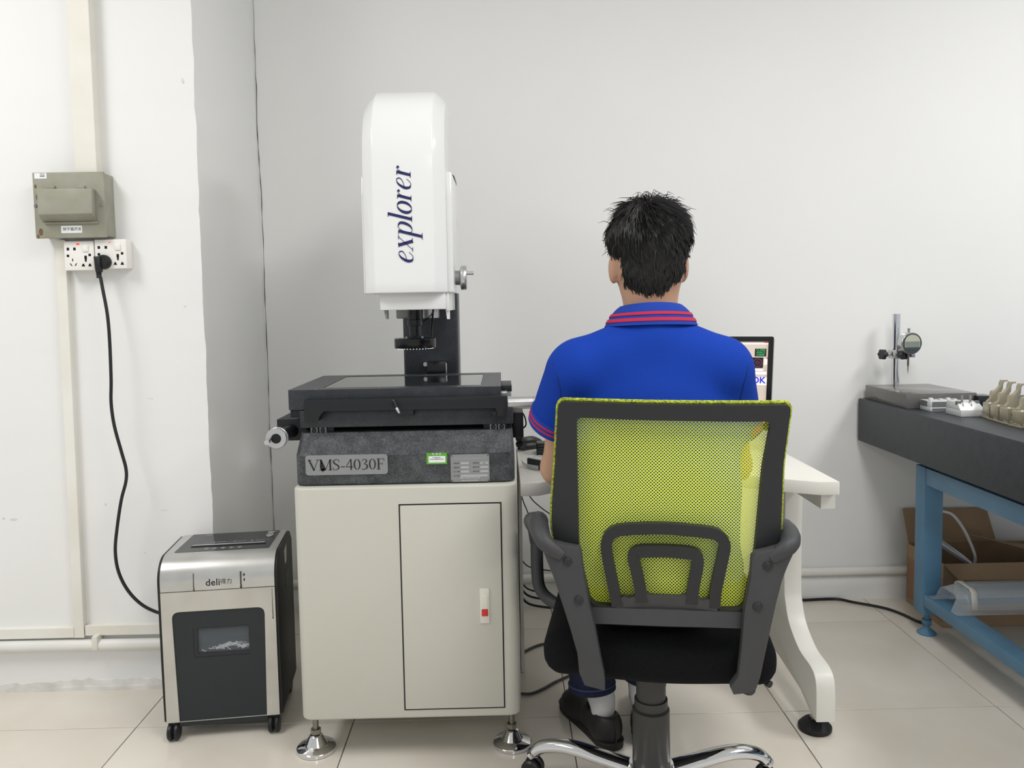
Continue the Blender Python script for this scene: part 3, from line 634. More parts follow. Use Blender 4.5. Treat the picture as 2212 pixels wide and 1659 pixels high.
# granite column
cx0, cx1 = -.309, -.136
B().box(cx0, cx1, 2.5, 2.62, .826, 1.55, .012, 3).build('granite_column', 'granite_smooth', vm)
p0, p1 = at(922, 782, Y=2.46), at(966, 812, Y=2.46)
B().box(p0.x, p1.x, 2.46, 2.501, .905, p0.z, .001).build('sensor_cover', 'lens_black', vm)
B().box(p1.x-.0035, p1.x, 2.4585, 2.4605, .9, p0.z-.004).build('cover_edge', 'aluminium', vm)
p0 = at(919, 787, Y=2.49); B().lathe([(.002, -.003), (.0065, -.003), (.007, 0), (.007, .012)], (p0.x, 2.49, p0.z), (0, 1, 0), 16).build('bolt', 'aluminium', vm)
# white hood: facets follow the curved side profile
pf = crom([(2.10, 1.178), (2.10, 1.35), (2.10, 1.50), (2.109, 1.585), (2.135, 1.65), (2.178, 1.698), (2.235, 1.728), (2.31, 1.742), (2.44, 1.745)], 4)
hx = (-.359, -.329, -.171, -.141); outer = [np.array(p) for p in pf]; inn = []
for i, p in enumerate(outer):
    t = outer[min(i+1, len(outer)-1)] - outer[max(i-1, 0)]; t = t/np.linalg.norm(t); nrm = np.array([-t[1], t[0]]); inn.append(p - .03*nrm)
inn = [np.array([min(q[0], 2.44), q[1]]) for q in inn]
inn[0][1] = outer[0][1]
b = B(); n = len(outer); pts = []
for p, q in zip(outer, inn): pts += [(hx[0], q[0], q[1]), (hx[1], p[0], p[1]), (hx[2], p[0], p[1]), (hx[3], q[0], q[1])]
fs = [(k*4+c, k*4+c+1, k*4+c+5, k*4+c+4) for k in range(n-1) for c in range(3)]
base = len(pts); pts += [(hx[0], 2.44, 1.178), (hx[3], 2.44, 1.178)]
fs += [tuple([k*4 for k in range(n)] + [base]), tuple([k*4+3 for k in range(n-1, -1, -1)] + [base+1]), (0, base, base+1, 3, 2, 1), (base, (n-1)*4, (n-1)*4+1, (n-1)*4+2, (n-1)*4+3, base+1)]
bm = bmesh.new(); vs = [bm.verts.new(p) for p in pts]
for f in fs: bm.faces.new([vs[i] for i in f])
bmesh.ops.recalc_face_normals(bm, faces=bm.faces)
bmesh.ops.bevel(bm, geom=[e for e in bm.edges if e.calc_face_angle(0) > .35], offset=.0035, segments=3, profile=.5, affect='EDGES', clamp_overlap=True)
hood = B().bm(bm).build('column_hood', 'machine_white', vm, smooth=25)
B().prism(rpoly([(2.145, 1.178), (2.47, 1.178), (2.47, 1.50), (2.16, 1.50), (2.15, 1.44)], .004, 3), lambda u, v, t: (t, u, v), -.1415, -.1255, .003).build('side_wing', 'machine_white', vm)
B().prism(rpoly([(2.145, 1.178), (2.47, 1.178), (2.47, 1.50), (2.155, 1.49), (2.145, 1.44)], .004, 3), lambda u, v, t: (t, u, v), -.366, -.3585, .003).build('side_wing', 'machine_white', vm)
th, tn = .20, .045
def r_(): return [[(.22,.97,th),(.22,.0,th)], sf(.0,.22,.96,tn), sf(.02,.44,.02,tn), [(.27,.5,tn),(.36,.82,tn),(.55,.97,tn)], [(.52,.93,.05),(.58,.87,.19),(.66,.83,.05)]]
def e_(): return [[(.12,.46,tn),(.45,.55,tn),(.66,.74,tn*1.6),(.6,.93,tn*1.5),(.44,.99,tn),(.22,.84,th*.75),(.08,.45,th),(.17,.12,th*.75),(.38,.01,tn),(.55,.06,tn),(.72,.28,tn)]]
IT = {'e': (.84, e_()), 'r': (.80, r_()), 'x': (.98, [[(.2,1,th),(.72,0,th)], [(.1,0,tn),(.80,1,tn)], sf(.05,.4,.98,tn), sf(.62,.92,.98,tn), sf(-.02,.28,.02,tn), sf(.56,.92,.02,tn)]),
 'p': (1.04, [[(.22,.97,th),(.22,-.68,th)], sf(.0,.22,.96,tn), sf(.0,.46,-.68,tn), [(.27,.62,tn),(.42,.93,tn),(.6,.98,tn*1.4),(.82,.82,th*.8),(.86,.5,th),(.76,.16,th*.8),(.52,.01,tn),(.32,.1,tn),(.25,.28,tn)]]),
 'l': (.50, [[(.22,1.68,th),(.22,0,th)], sf(.0,.22,1.66,tn), sf(.02,.44,.02,tn)]), 'o': (.92, [ring_stroke(.43, .5, .34, .49, th, tn)])}
b0 = at(893, 569, Y=2.099); b1 = at(886, 352, Y=2.099); tot = sum(IT[c][0] for c in 'explorer')+.25; sz = (b1-b0).length/tot; ud = (b1-b0).normalized(); vd = Vector((-ud.z, 0, ud.x))
def onhood(u, v): p = b0 + ud*u + vd*v; return (p.x, 2.0985, p.z)
write('explorer', IT, sz, onhood, .26).build('lettering', 'navy_ink', hood, smooth=0)
# lower carriage, tabs, lens and ring light
a, c = at(820, 636, Y=2.13), at(963, 668, Y=2.13)
B().box(a.x, c.x, 2.13, 2.42, c.z, 1.179, .003).build('lens_carriage', 'machine_white', vm)
B().box(c.x, c.x+.008, 2.15, 2.42, c.z-.004, 1.179, .001).build('carriage_side', 'machine_white', vm)
for px, s in ((832, 1), (966, -1)):
    p = at(px, 667, Y=2.16); B().prism([(p.x-.005, p.z+.004), (p.x+.006, p.z+.004), (p.x+.006*1, p.z-.028), (p.x+.001*s, p.z-.028)], XZ(2.16), 0, .02).build('carriage_tab', 'machine_white' if s < 0 else 'grey_metal', vm)
a, c = at(855, 660, Y=2.3), at(882, 688, Y=2.3); B().box(a.x, c.x+.01, 2.3, 2.38, c.z, 1.15, .004).build('lens_mount', 'grey_metal', vm)
a, c = at(913, 660, Y=2.3), at(945, 687, Y=2.3); B().box(a.x, c.x, 2.3, 2.38, c.z, 1.15, .001).build('lens_mount', 'aluminium', vm)
L0 = at(896, 700, Y=2.22); zz = lambda py: at(896, py, Y=2.22).z
lens = B().lathe([(.0001, zz(660)), (.019, zz(660)), (.019, zz(688)), (.0185, zz(690)), (.0205, zz(691)), (.0205, zz(703)), (.016, zz(704)), (.0155, zz(726)), (.0001, zz(728))], (L0.x, 2.22, 0), n=28).build('zoom_lens', 'lens_black', vm)
for s in (-1, 1): B().cyl((L0.x+s*.022, 2.2, zz(726)), (L0.x+s*.022, 2.2, zz(734)), .003, n=8).build('clamp_screw', 'grey_metal', lens)
rl = B().lathe([(.0001, zz(730)), (.055, zz(730)), (.0575, zz(731)), (.0575, zz(750)), (.056, zz(751.5)), (.03, zz(751.5)), (.026, zz(745)), (.0001, zz(745))], (L0.x, 2.22, 0), n=48).build('ring_light', 'lens_black', vm)
for k in range(36):
    ang = math.tau*k/36; B().ball((L0.x+.05*math.cos(ang), 2.22+.05*math.sin(ang), zz(751.5)), .0016, 6).build('led', 'led_white', rl)
P = [at(936, 667, Y=2.25), at(934, 690, Y=2.25), at(932, 715, Y=2.25), at(932, 730, Y=2.235)]; B().tube(crom(P, 6), .0028, 8).build('ring_light_cable', 'lens_black', vm)
P = [at(938, 667, Y=2.25), at(930, 682, Y=2.24), at(916, 693, Y=2.23), at(908, 697, Y=2.225)]; B().tube(crom(P, 6), .0016, 6).build('lens_cable', 'lens_black', vm)
# reflected-light condenser under the glass
B().lathe([(.0001, .89), (.05, .89), (.05, .91), (.038, .914), (.034, .92), (.0001, .92)], (L0.x, 2.22, 0), n=36).build('stage_lamp', 'lens_black', vm)
# Z hand wheel
c = at(1002, 600, Y=2.24); hw = B().lathe([(.0001, -.012), (.02, -.012), (.033, -.008), (.034, -.005), (.034, .006), (.033, .008), (.02, .006), (.0001, .006)], (c.x, 2.24, c.z), (1, 0, 0), 36).build('hand_wheel', 'aluminium', vm)
B().cyl((-.128, 2.24, c.z), (c.x-.01, 2.24, c.z), .02, n=24).build('wheel_collar', 'grey_metal', hw)
B().cyl((c.x+.004, 2.225, c.z+.012), (c.x+.028, 2.225, c.z+.012), .0048, n=12).build('wheel_pin', 'aluminium', hw)
# ------------------------------------------------------------------ desk
mat('desk_white', (224, 223, 215), .4, var=.03, vscale=4)
mat('rubber_black', (30, 31, 33), .6, var=.1)
mat('bezel_black', (22, 23, 25), .12, var=.04)
mat('screen_back', (196, 182, 170), .3, emit=.42, var=.06, vscale=3)
mat('screen_dark', (16, 20, 18), .3, var=.05)
mat('screen_green', (70, 190, 110), .3, emit=.5)
mat('screen_magenta', (150, 60, 110), .3, emit=.4)
mat('screen_blue', (36, 40, 190), .3, emit=.5)
mat('screen_white', (226, 222, 216), .3, emit=.6)
mat('screen_red', (200, 70, 60), .3, emit=.5)
mat('box_grey', (62, 64, 66), .4, var=.1)
mat('clear_white', (225, 230, 232), .15, var=.03, alpha=.55)
ZD = .69
desk = thing('desk', 'white computer desk with a curved panel leg at its open end', 'desk', (.45, 2.2, 0))
fp = [(.041, 1.995), (.088, 1.995), (.117, 2.018), (.20, 2.085), (.55, 2.085), (.702, 1.985), (.782, 1.942), (.833, 1.94), (.833, 2.62), (.041, 2.62)]
B().prism(fp, lambda u, v, t: (u, v, t), ZD-.034, ZD, .002).build('desktop', 'desk_white', desk)
B().box(.797, .833, 1.965, 2.6, ZD-.075, ZD-.036, .001).build('side_beam', 'desk_white', desk)
B().box(.055, .086, 2.3, 2.6, ZD-.075, ZD-.036, .001).build('side_beam', 'desk_white', desk)
B().box(.09, .79, 2.5, 2.535, ZD-.075, ZD-.036, .001).build('back_beam', 'desk_white', desk)
B().box(.042, .053, 2.40, 2.62, .001, ZD-.036, .001).build('end_support', 'desk_white', desk)
for xr in (.842,):
    fc = [(2.2, ZD-.036), (2.206, .50), (2.206, .33), (2.197, .285), (2.165, .235), (2.09, .195), (2.01, .185), (1.978, .165), (1.97, .12), (1.97, .055)]
    fc = [tuple(p) for p in crom(fc, 4)]
    leg = fc + [(2.0, .055), (2.08, .088), (2.25, .105), (2.45, .105), (2.53, .088), (2.6, .055), (2.63, .055), (2.63, .12), (2.60, .16), (2.46, .24), (2.43, .3), (2.43, ZD-.036)]
    lg = B().prism(leg, lambda u, v, t: (t, u, v), xr-.05, xr, .003).build('panel_leg', 'desk_white', desk, smooth=30)
    for y in (2.035, 2.58):
        xc = xr-.027; lf = B().lathe([(.0001, 0), (.040, 0), (.043, .004), (.043, .012), (.03, .026), (.022, .03), (.0001, .03)], (xc, y, 0), n=28).build('levelling_foot', 'rubber_black', lg)
        B().cyl((xc, y, .028), (xc, y, .10), .007, n=12).cyl((xc, y, .029), (xc, y, .036), .015, n=6).build('foot_bolt', 'steel', lg)
# monitor, turned and leaning back; own frame with its screen facing -y
mon = thing('monitor', 'black computer monitor showing measuring software behind the operator', 'monitor', (.62, 2.42, ZD+.002))
tr = at(1672, 727, Y=2.38)
Rm = Matrix.Rotation(math.radians(24), 4, 'Z') @ Matrix.Rotation(math.radians(-20), 4, 'X')
Rm = Matrix.Rotation(math.radians(-25), 4, 'Z') @ Matrix.Rotation(math.radians(-19), 4, 'X')
MW, MH = .47, .285
MM = Matrix.Translation(tr) @ Rm @ Matrix.Translation((-MW, 0, -MH))
B(MM).ring(rpoly([(0, 0), (MW, 0), (MW, MH), (0, MH)], .006, 4), rpoly([(.015, .02), (MW-.015, .02), (MW-.015, MH-.015), (.015, MH-.015)], .001, 4), XZ(0), 0, .02).build('bezel', 'bezel_black', mon)
B(MM).box(.008, MW-.008, .015, .045, .008, MH-.008, .006).build('back_shell', 'bezel_black', mon)
scr = B(MM).box(.014, MW-.014, .004, .012, .019, MH-.014).build('screen', 'screen_back', mon)
MI = MM.inverted(); cml = MI @ Vector((0, 0, CAMH))
def on_screen(px, py):
    q = MI @ at(px, py, Y=2.0); d = q - cml; t = (.0035 - cml.y)/d.y; return cml + d*t
def patch(px0, py0, px1, py1, m, name='screen_panel', dy=0.0):
    a, c = on_screen(px0, py0), on_screen(px1, py1); B(MM).quad((a.x, a.y-dy, c.z), (c.x, a.y-dy, c.z), (c.x, a.y-dy, a.z), (a.x, a.y-dy, a.z)).build(name, m, scr, smooth=0); return a, c
patch(1600, 741, 1661, 744, 'screen_white'); patch(1651, 738.5, 1661, 741, 'screen_red')
a, c = patch(1631, 753, 1655, 770, 'screen_dark')
for k, s in enumerate(('12.3456', '-8.0412', '0.0000')): text_mesh(s, .0085, lambda u, v, k=k: MM @ Vector(((a.x+c.x)/2+u, a.y-.0006, a.z-.0045-.0075*k+v))).build('lettering', 'screen_green', scr, smooth=0)
a, c = patch(1625, 772, 1648, 795, 'screen_dark')
m0 = ((a.x+c.x)/2, (a.z+c.z)/2)
for r0 in (.0125, .005): B(MM).ring([(m0[0]+r0*math.cos(i*math.tau/20), m0[1]+r0*math.sin(i*math.tau/20)) for i in range(20)], [(m0[0]+(r0-.001)*math.cos(i*math.tau/20), m0[1]+(r0-.001)*math.sin(i*math.tau/20)) for i in range(20)], XZ(a.y), -.0008, -.0004).build('screen_circle', 'screen_magenta', scr)
patch(1651, 775, 1657, 788, 'screen_white'); patch(1656, 772, 1659, 776, 'screen_red'); patch(1630, 797, 1648, 801, 'screen_white'); patch(1630, 803, 1656, 809, 'screen_white')
a, c = patch(1560, 813, 1656, 832, 'screen_white')
p = on_screen(1640, 822); text_mesh('OK', .027, lambda u, v: MM @ Vector((p.x-.002+u, p.y-.0008, p.z+v)), bold=.0007).build('lettering', 'screen_blue', scr, smooth=0)
bc = MM @ Vector((MW*.5, .05, MH*.35)); bz = ZD+.0005
B().tube([bc, (bc.x+.01, bc.y+.03, bz+.12), (bc.x+.012, bc.y+.035, bz+.02)], [.02, .018, .022], 14).build('stand_neck', 'bezel_black', mon)
B().lathe([(.0001, 0), (.1, 0), (.102, .004), (.09, .012), (.03, .02), (.0001, .02)], (bc.x+.012, bc.y+.035, bz), n=32).build('stand_base', 'bezel_black', mon)
# small things on the desk between machine and operator
kb = thing('keyboard', 'black computer keyboard on the desk in front of the operator', 'keyboard', (.40, 2.25, ZD))
B().hull([(.22, 2.16, ZD+.0005), (.64, 2.16, ZD+.0005), (.64, 2.3, ZD+.0005), (.22, 2.3, ZD+.0005), (.22, 2.16, ZD+.014), (.64, 2.16, ZD+.014), (.64, 2.3, ZD+.022), (.22, 2.3, ZD+.022)], [(0,3,2,1), (4,5,6,7), (0,1,5,4), (1,2,6,5), (2,3,7,6), (3,0,4,7)], .003).build('case', 'black_plastic', kb)
km = None
for r in range(5):
    for k in range(15):
        x = .226+.0272*k; y = 2.168+.025*r; z = ZD+.0145+.0014*r
        if km is None: o_ = B().box(-.0115, .0115, -.0105, .0105, 0, .006, .0015, 1).build('key', 'rubber_black', kb); km = o_.data; o_.matrix_parent_inverse = Matrix.Translation(-kb.location)
        else: o_ = bpy.data.objects.new('key', km); COL.objects.link(o_); o_.parent = kb; o_.matrix_parent_inverse = Matrix.Translation(-kb.location)
        o_.location = (x+.0115, y+.0105, z)
R1 = Matrix.Translation((.064, 2.186, ZD)) @ Matrix.Rotation(math.radians(-50), 4, 'Z')
db = thing('gauge_case', 'small dark case with a pale lid on the desk beside the operator\'s elbow', 'case', (.09, 2.18, ZD))
B(R1).box(0, .085, 0, .05, .0005, .0265, .0015).build('case_body', 'box_grey', db)
B(R1).box(.001, .084, .001, .049, .027, .0295, .001).build('lid', 'clear_white', db)
cs = [at(1127, 996, Z=ZD+.012), at(1129, 1004, Z=ZD+.006), at(1137, 1010, Z=ZD+.003), at(1150, 1013, Z=ZD+.003), at(1163, 1015, Z=ZD+.003)]
P = crom(cs, 5); b = B(); b.add([p for p in P] + [np.array(p)+np.array([0, .006, .010]) for p in P], [(i, i+1, len(P)+i+1, len(P)+i) for i in range(len(P)-1)])
o_ = b.build('plastic_strip', 'clear_white'); m_ = o_.modifiers.new('s', 'SOLIDIFY'); m_.thickness = .0006
tag(o_, 'curled strip of clear plastic lying by the dark case on the desk', 'plastic strip')
pa = thing('power_adapter', 'black power adapter with ribbed end standing on the desk behind the elbow', 'adapter', (.13, 2.42, ZD))
a = at(1160, 984, Z=ZD)
B().box(a.x, a.x+.06, a.y, a.y+.05, ZD+.0005, ZD+.036, .002).build('adapter_body', 'black_plastic', pa)
for k in range(3): B().box(a.x+.004, a.x+.05, a.y-.0012, a.y, ZD+.009+.009*k, ZD+.012+.009*k).build('rib', 'box_grey', pa)
cb_ = thing('cable_bundle', 'heap of black cables on the desk against the machine base', 'cables', (.1, 2.5, ZD))
for k, (pts, r) in enumerate(([[(1121, 946), (1130, 952), (1150, 950), (1165, 956)], .012], [[(1122, 958), (1130, 963), (1150, 965), (1165, 963)], .013], [[(1119, 952), (1121, 968), (1129, 977), (1133, 974), (1126, 964)], .0038], [[(1120, 970), (1126, 968), (1135, 958), (1150, 955)], .004])):
    P = [at(x, y, Y=2.42+.02*i) for i, (x, y) in enumerate(pts)]
    for q in P: q.z = max(q.z, ZD+r+.001)
    B().tube(crom(P, 6), r, 8).build('cable', 'black_plastic', cb_)
# loose cables under the desk
def floor_cable(label, pts, r, m='black_plastic', z=None, **k):
    P = []
    for q in pts:
        P.append(at(q[0], q[1], Z=r+.0012) if len(q) == 2 else at(q[0], q[1], Y=q[2]))
    return tag(B().tube(crom(P, 7), r, 8).build('floor_cable' if all(len(q) == 2 for q in pts) else 'hanging_cable', m), label, 'cable')
floor_cable('grey cable on the floor beneath the chair, the one nearer the wall', [(1112, 1418), (1132, 1408), (1152, 1398), (1175, 1391), (1215, 1388), (1260, 1384)], .0042, 'box_grey')
floor_cable('grey cable on the floor beside the operator\'s shoe', [(1108, 1497), (1135, 1499), (1152, 1497), (1175, 1487), (1200, 1473), (1240, 1455)], .0042, 'box_grey')
floor_cable('black cable snaking along the floor to the blue table leg', [(1700, 1296), (1740, 1296), (1775, 1294), (1810, 1294), (1845, 1301), (1890, 1309), (1920, 1316), (1950, 1327), (1985, 1343), (2010, 1346)], .005)
floor_cable('thin black cable hanging steeply under the desk beside the cabinet', [(1126, 1068, 2.52), (1131, 1085, 2.52), (1142, 1113, 2.52), (1150, 1150, 2.53), (1152, 1230, 2.53)], .0018)
floor_cable('thin black cable hanging slantwise under the desk', [(1142, 1068, 2.53), (1152, 1082, 2.53), (1172, 1099, 2.53), (1195, 1116, 2.53), (1230, 1150, 2.54)], .0018)
for k, (y0, r) in enumerate(((1203, .002), (1252, .003), (1266, .0038), (1283, .0042))):
    floor_cable('black cable looping out behind the cabinet, %s' % ('highest and thinnest of the four', 'second from the top', 'third from the top', 'lowest of the four')[k], [(1112, y0-24, 2.55), (1124, y0, 2.55), (1136, y0+17, 2.55), (1155, y0+25, 2.55), (1190, y0+30, 2.55)], r)
# ------------------------------------------------------------------ granite inspection table on its blue stand
mat('blue_paint', (92, 136, 166), .4, var=.08, vscale=7, rgb2=(82, 124, 154))
mat('cardboard', (168, 141, 110), .85, var=.12, vscale=9, bump=.1, bscale=60)
mat('cardboard_in', (142, 118, 92), .9, var=.12, vscale=9)
mat('tape_red', (152, 116, 88), .6, var=.1)
mat('bead_blast', (214, 216, 216), .42, .3, var=.04, vscale=20)
mat('fixture_grey', (120, 124, 126), .4, .3, var=.05)
mat('brass_nickel', (178, 170, 148), .34, .6, var=.1, vscale=30)
mat('knob_black', (44, 45, 47), .45, var=.1)
mat('lcd', (128, 138, 128), .25, var=.03)
mat('lcd_top', (186, 188, 170), .25, var=.03)
mat('gauge_grey', (70, 75, 82), .35, var=.05)
mat('clear_plastic', (225, 232, 236), .12, var=.02, alpha=.28)
mat('white_cable', (226, 228, 228), .4, var=.03)
mat('tube_grey', (190, 192, 196), .2, .3, var=.05)
sl = thing('granite_table', 'dark granite surface plate on a blue steel stand', 'table', (1.8, 2.1, 0))
GXl, GXr, GY0, GY1, GZ0, GZ1 = 1.325, 2.25, 1.0, 2.935, .611, .770
B().box(GXl, GXr, GY0, GY1, GZ0, GZ1, .005, 2).build('surface_plate', 'granite_slab', sl)
bx0, bx1, by0, by1 = 1.397, 2.16, 1.2, 2.65; s = .062
for x in (bx0, bx1):
    for y in (by0, by1):
        lg = B().box(x, x+s, y-s, y, .075, .578, .003).build('leg', 'blue_paint', sl)
        xc, yc = x+s/2, y-s/2
        B().cyl((xc, yc, .025), (xc, yc, .075), .009, n=12).cyl((xc, yc, .035), (xc, yc, .05), .015, n=16).lathe([(.0001, 0), (.03, 0), (.031, .004), (.026, .008), (.012, .02), (.01, .026), (.0001, .026)], (xc, yc, 0), n=28).build('levelling_foot', 'blue_paint', lg)
        B().cyl((xc, yc, .578), (xc, yc, GZ0), .02, n=14).build('support_pad', 'knob_black', lg)
    B().box(x+.001, x+s-.001, by0, by1-s, .520, .577, .003).build('top_rail', 'blue_paint', sl)
    B().box(x+.001, x+s-.001, by0, by1-s, .107, .148, .003).build('lower_rail', 'blue_paint', sl)
for y in (by0-s, by1-s):
    B().box(bx0+s, bx1, y+.001, y+s-.001, .520, .577, .003).build('top_rail', 'blue_paint', sl)
    B().box(bx0+s, bx1, y+.001, y+s-.001, .107, .148, .003).build('lower_rail', 'blue_paint', sl)
# comparator stand with its digital indicator
cx0, cx1, cy0, cy1, cz = 1.348, 1.585, 2.625, 2.925, .82
cs_ = thing('comparator_stand', 'granite comparator stand with a steel post on the surface plate', 'gauge stand', ((cx0+cx1)/2, (cy0+cy1)/2, GZ1))
mat('granite_polished', (104, 102, 100), .16, var=.1, vscale=60)
B().hull([(cx0, cy0, GZ1+.0005), (cx1, cy0, GZ1+.0005), (cx1, cy1, GZ1+.0005), (cx0, cy1, GZ1+.0005), (cx0, cy0, cz), (cx1, cy0, cz), (cx1, cy1, cz), (cx0, cy1, cz)], [(0,3,2,1), (4,5,6,7), (0,1,5,4), (1,2,6,5), (2,3,7,6), (3,0,4,7)], .0015).build('granite_base', 'granite_polished', cs_)
pb = at(1934, 834, Z=cz); pt = at(1937, 678, Y=pb.y); YS = pb.y
B().cyl((pb.x, YS, cz-.001), (pb.x, YS, pt.z), .0138, n=28).build('post', 'chrome', cs_)
cc = at(1930, 766, Y=YS-.02)
B().box(pb.x-.022, pb.x+.02, YS-.024, YS+.02, cc.z-.015, cc.z+.015, .002).build('clamp_block', 'aluminium', cs_)
def knob(c, ax, r=.017, L=.026):
    b = B(); x, y, a = b.frame(ax); c = v3(c); rings = []
    for z, k in ((0, .5), (L*.3, .62), (L*.38, .9), (L*.5, 1.05), (L*.92, 1.05), (L, .92)):
        rings.append([c + a*z + (x*math.cos(t) + y*math.sin(t))*r*k*(1+(.12*math.cos(6*t) if k > .8 else 0)) for t in [math.tau*i/36 for i in range(36)]])
    return b.loft(rings)
B().cyl((pb.x-.022, YS, cc.z), (pb.x-.034, YS, cc.z), .005, n=12).build('clamp_screw', 'aluminium', cs_)
knob((pb.x-.033, YS, cc.z), (-1, -.25, .02)).build('clamp_knob', 'knob_black', cs_)
knob((pb.x+.004, YS-.024, cc.z), (.35, -1, 0), .016, .022).build('clamp_knob', 'knob_black', cs_)
ax = at(1966, 766, Y=YS-.03)
B().cyl((pb.x+.02, YS-.016, cc.z+.001), (ax.x, YS-.02, cc.z+.001), .006, n=14).build('cross_arm', 'chrome', cs_)
B().box(ax.x-.006, ax.x+.007, YS-.052, YS-.012, cc.z-.009, cc.z+.011, .001).build('indicator_clamp', 'aluminium', cs_)
gi = thing('digital_indicator', 'round digital dial indicator clamped to the comparator stand', 'dial indicator', (ax.x-.004, YS-.022, cc.z-.09))
gc = at(1960, 741, Y=YS-.035); xi, yi = gc.x+.002, YS-.046
B().lathe([(.0001, -.016), (.035, -.016), (.039, -.013), (.040, -.009), (.040, .01), (.036, .013), (.0001, .013)], (xi, yi, gc.z), (-.12, .99, 0), 40).build('case', 'aluminium', gi)
Mg = Matrix.Translation((xi, yi, gc.z)) @ Matrix.Rotation(math.radians(7), 4, 'Z') @ Matrix.Translation((0, -.0162, 0))
B(Mg).lathe([(.0001, -.0006), (.0345, -.0006), (.0368, 0), (.0368, .002)], (0, 0, 0), (0, 1, 0), 40).build('face', 'gauge_grey', gi)
arcp = [(.029*math.cos(t), .006+.025*math.sin(t)) for t in [math.pi*k/14 for k in range(15)]]
B(Mg).prism(arcp + [(-.029, -.014), (.029, -.014)], XZ(0), -.0016, 0).build('display_window', 'lcd_top', gi)
B(Mg).prism([(-.027, -.013), (.027, -.013), (.027, .007), (-.027, .007)], XZ(0), -.0022, 0).build('display', 'lcd', gi)
for u in (-.011, 0, .011): B(Mg).ball((u, -.0006, -.024), (.0035, .001, .002), 8).build('button', 'knob_black', gi)
B().cyl((xi-.003, yi, gc.z+.038), (xi-.003, yi, gc.z+.052), .004, n=14).cyl((xi-.003, yi, gc.z+.047), (xi-.003, yi, gc.z+.053), .0048, n=14).build('plunger_cap', 'grey_metal', gi)
B().lathe([(.0042, -.038), (.0042, -.052), (.0036, -.053), (.0034, -.079), (.0022, -.081), (.0014, -.1), (.0003, -.109)], (xi-.004, yi, gc.z), n=14).build('plunger', 'steel', gi)
# two pale machined fixtures
f1 = thing('machined_fixture', 'pale machined aluminium block with dark side pockets on the surface plate', 'fixture', (1.42, 2.62, GZ1))
R = Matrix.Translation((1.390, 2.552, GZ1+.0005))
B(R).box(0, .105, 0, .066, 0, .013, .001).build('base_plate', 'bead_blast', f1)
B(R).box(.001, .104, .001, .065, .013, .033, .001).build('body', 'bead_blast', f1)
B(R).box(.006, .06, -.0004, .004, .0145, .0315).build('side_pocket', 'fixture_grey', f1)
B(R).box(-.0004, .004, .022, .060, .0145, .0315).build('side_pocket', 'fixture_grey', f1)
B(R).box(.006, .06, -.0004, .004, .002, .010).build('side_pocket', 'fixture_grey', f1)
for u, v in ((.012, .02), (.05, .03), (.03, .055), (.085, .05), (.09, .02)): B(R).box(u-.006, u+.006, v-.006, v+.006, .033, .038, .001).build('locating_block', 'bead_blast', f1)
f2 = thing('machined_fixture', 'pale machined aluminium nest with two upright pins on the surface plate', 'fixture', (1.46, 2.45, GZ1))
R = Matrix.Translation((1.417, 2.426, GZ1+.0005))
B(R).box(0, .076, 0, .085, 0, .020, .001).build('base_block', 'bead_blast', f2)
B(R).hull([(.0, .004, .020), (.076, .004, .020), (.076, .085, .020), (0, .085, .020), (.0, .024, .043), (.068, .024, .043), (.068, .08, .043), (0, .08, .043)], [(0,3,2,1), (4,5,6,7), (0,1,5,4), (1,2,6,5), (2,3,7,6), (3,0,4,7)], .001).build('sloped_nest', 'bead_blast', f2)
for u in (.014, .04): 
    pn = B(R).box(u-.0025, u+.0025, .018, .024, .02, .064, .0005).build('pin', 'grey_metal', f2); B(R).lathe([(.008, .026), (.007, .032), (.002, .044)], (u, .02, 0), n=16).build('pin_collar', 'chrome', f2)
for u in (-.001, .058): B(R).box(u, u+.012, .02, .032, .034, .046, .001).build('stop_block', 'fixture_grey', f2)
tb = tag(B().box(1.575, 1.63, 2.60, 2.66, GZ1+.0005, GZ1+.042, .003).build('sensor_box', 'gloss_black'), 'small black box standing behind the pale fixtures on the surface plate', 'box')
P = [(1.63, 2.615, GZ1+.02), (1.66, 2.6, GZ1+.012), (1.72, 2.58, GZ1+.004), (1.85, 2.55, GZ1+.004), (2.05, 2.6, GZ1+.004)]
tag(B().tube(crom(P, 6), .003, 8).build('sensor_cable', 'black_plastic'), 'black cable from the small box across the surface plate', 'cable')
# cast brackets in a row
def bracket(label):
    t = thing('cast_bracket', label, 'bracket', (0, 0, 0), 0, 'cast brackets in a row on the surface plate')
    k = dict(world=False)
    B().box(-.022, .022, -.035, .02, .0005, .006, .001).build('base_plate', 'brass_nickel', t, **k)
    prof_ = rpoly([(-.018, .012), (.016, .012), (.018, .034), (.010, .048), (-.018, .048)], .004, 4)
    B().prism(prof_, lambda u, v, s: (u, s, v), -.03, .012, .002).build('boss', 'brass_nickel', t, **k)
    B().cyl((-.01, -.012, .0055), (-.01, -.012, .014), .009, n=16).build('spacer', 'brass_nickel', t, **k)
    up = [(-.014, .045), (.022, .045), (.022, .075), (.026, .082), (.030, .088), (.031, .105), (.034, .112), (.044, .113), (.044, .117), (.026, .117), (.0225, .108), (.0215, .098), (.012, .088), (.0, .084), (-.003, .078), (-.004, .062), (-.014, .052)]
    B().prism(up, lambda u, v, s: (u, s, v), -.01, .003, .0015).build('hook_plate', 'brass_nickel', t, **k)
    for u, z in ((-.006, .03), (.008, .02)): B().cyl((u, -.0305, z), (u, -.025, z), .0032, n=12).build('bolt_hole', 'gap_dark', t, **k)
    B().lathe([(.0001, .003), (.005, .002), (.006, 0)], (-.01, -.02, .048), n=12).build('rivet', 'aluminium', t, **k)
    return t
br = bracket('nickel-coloured cast bracket with a hooked upright, standing in a row of look-alikes')
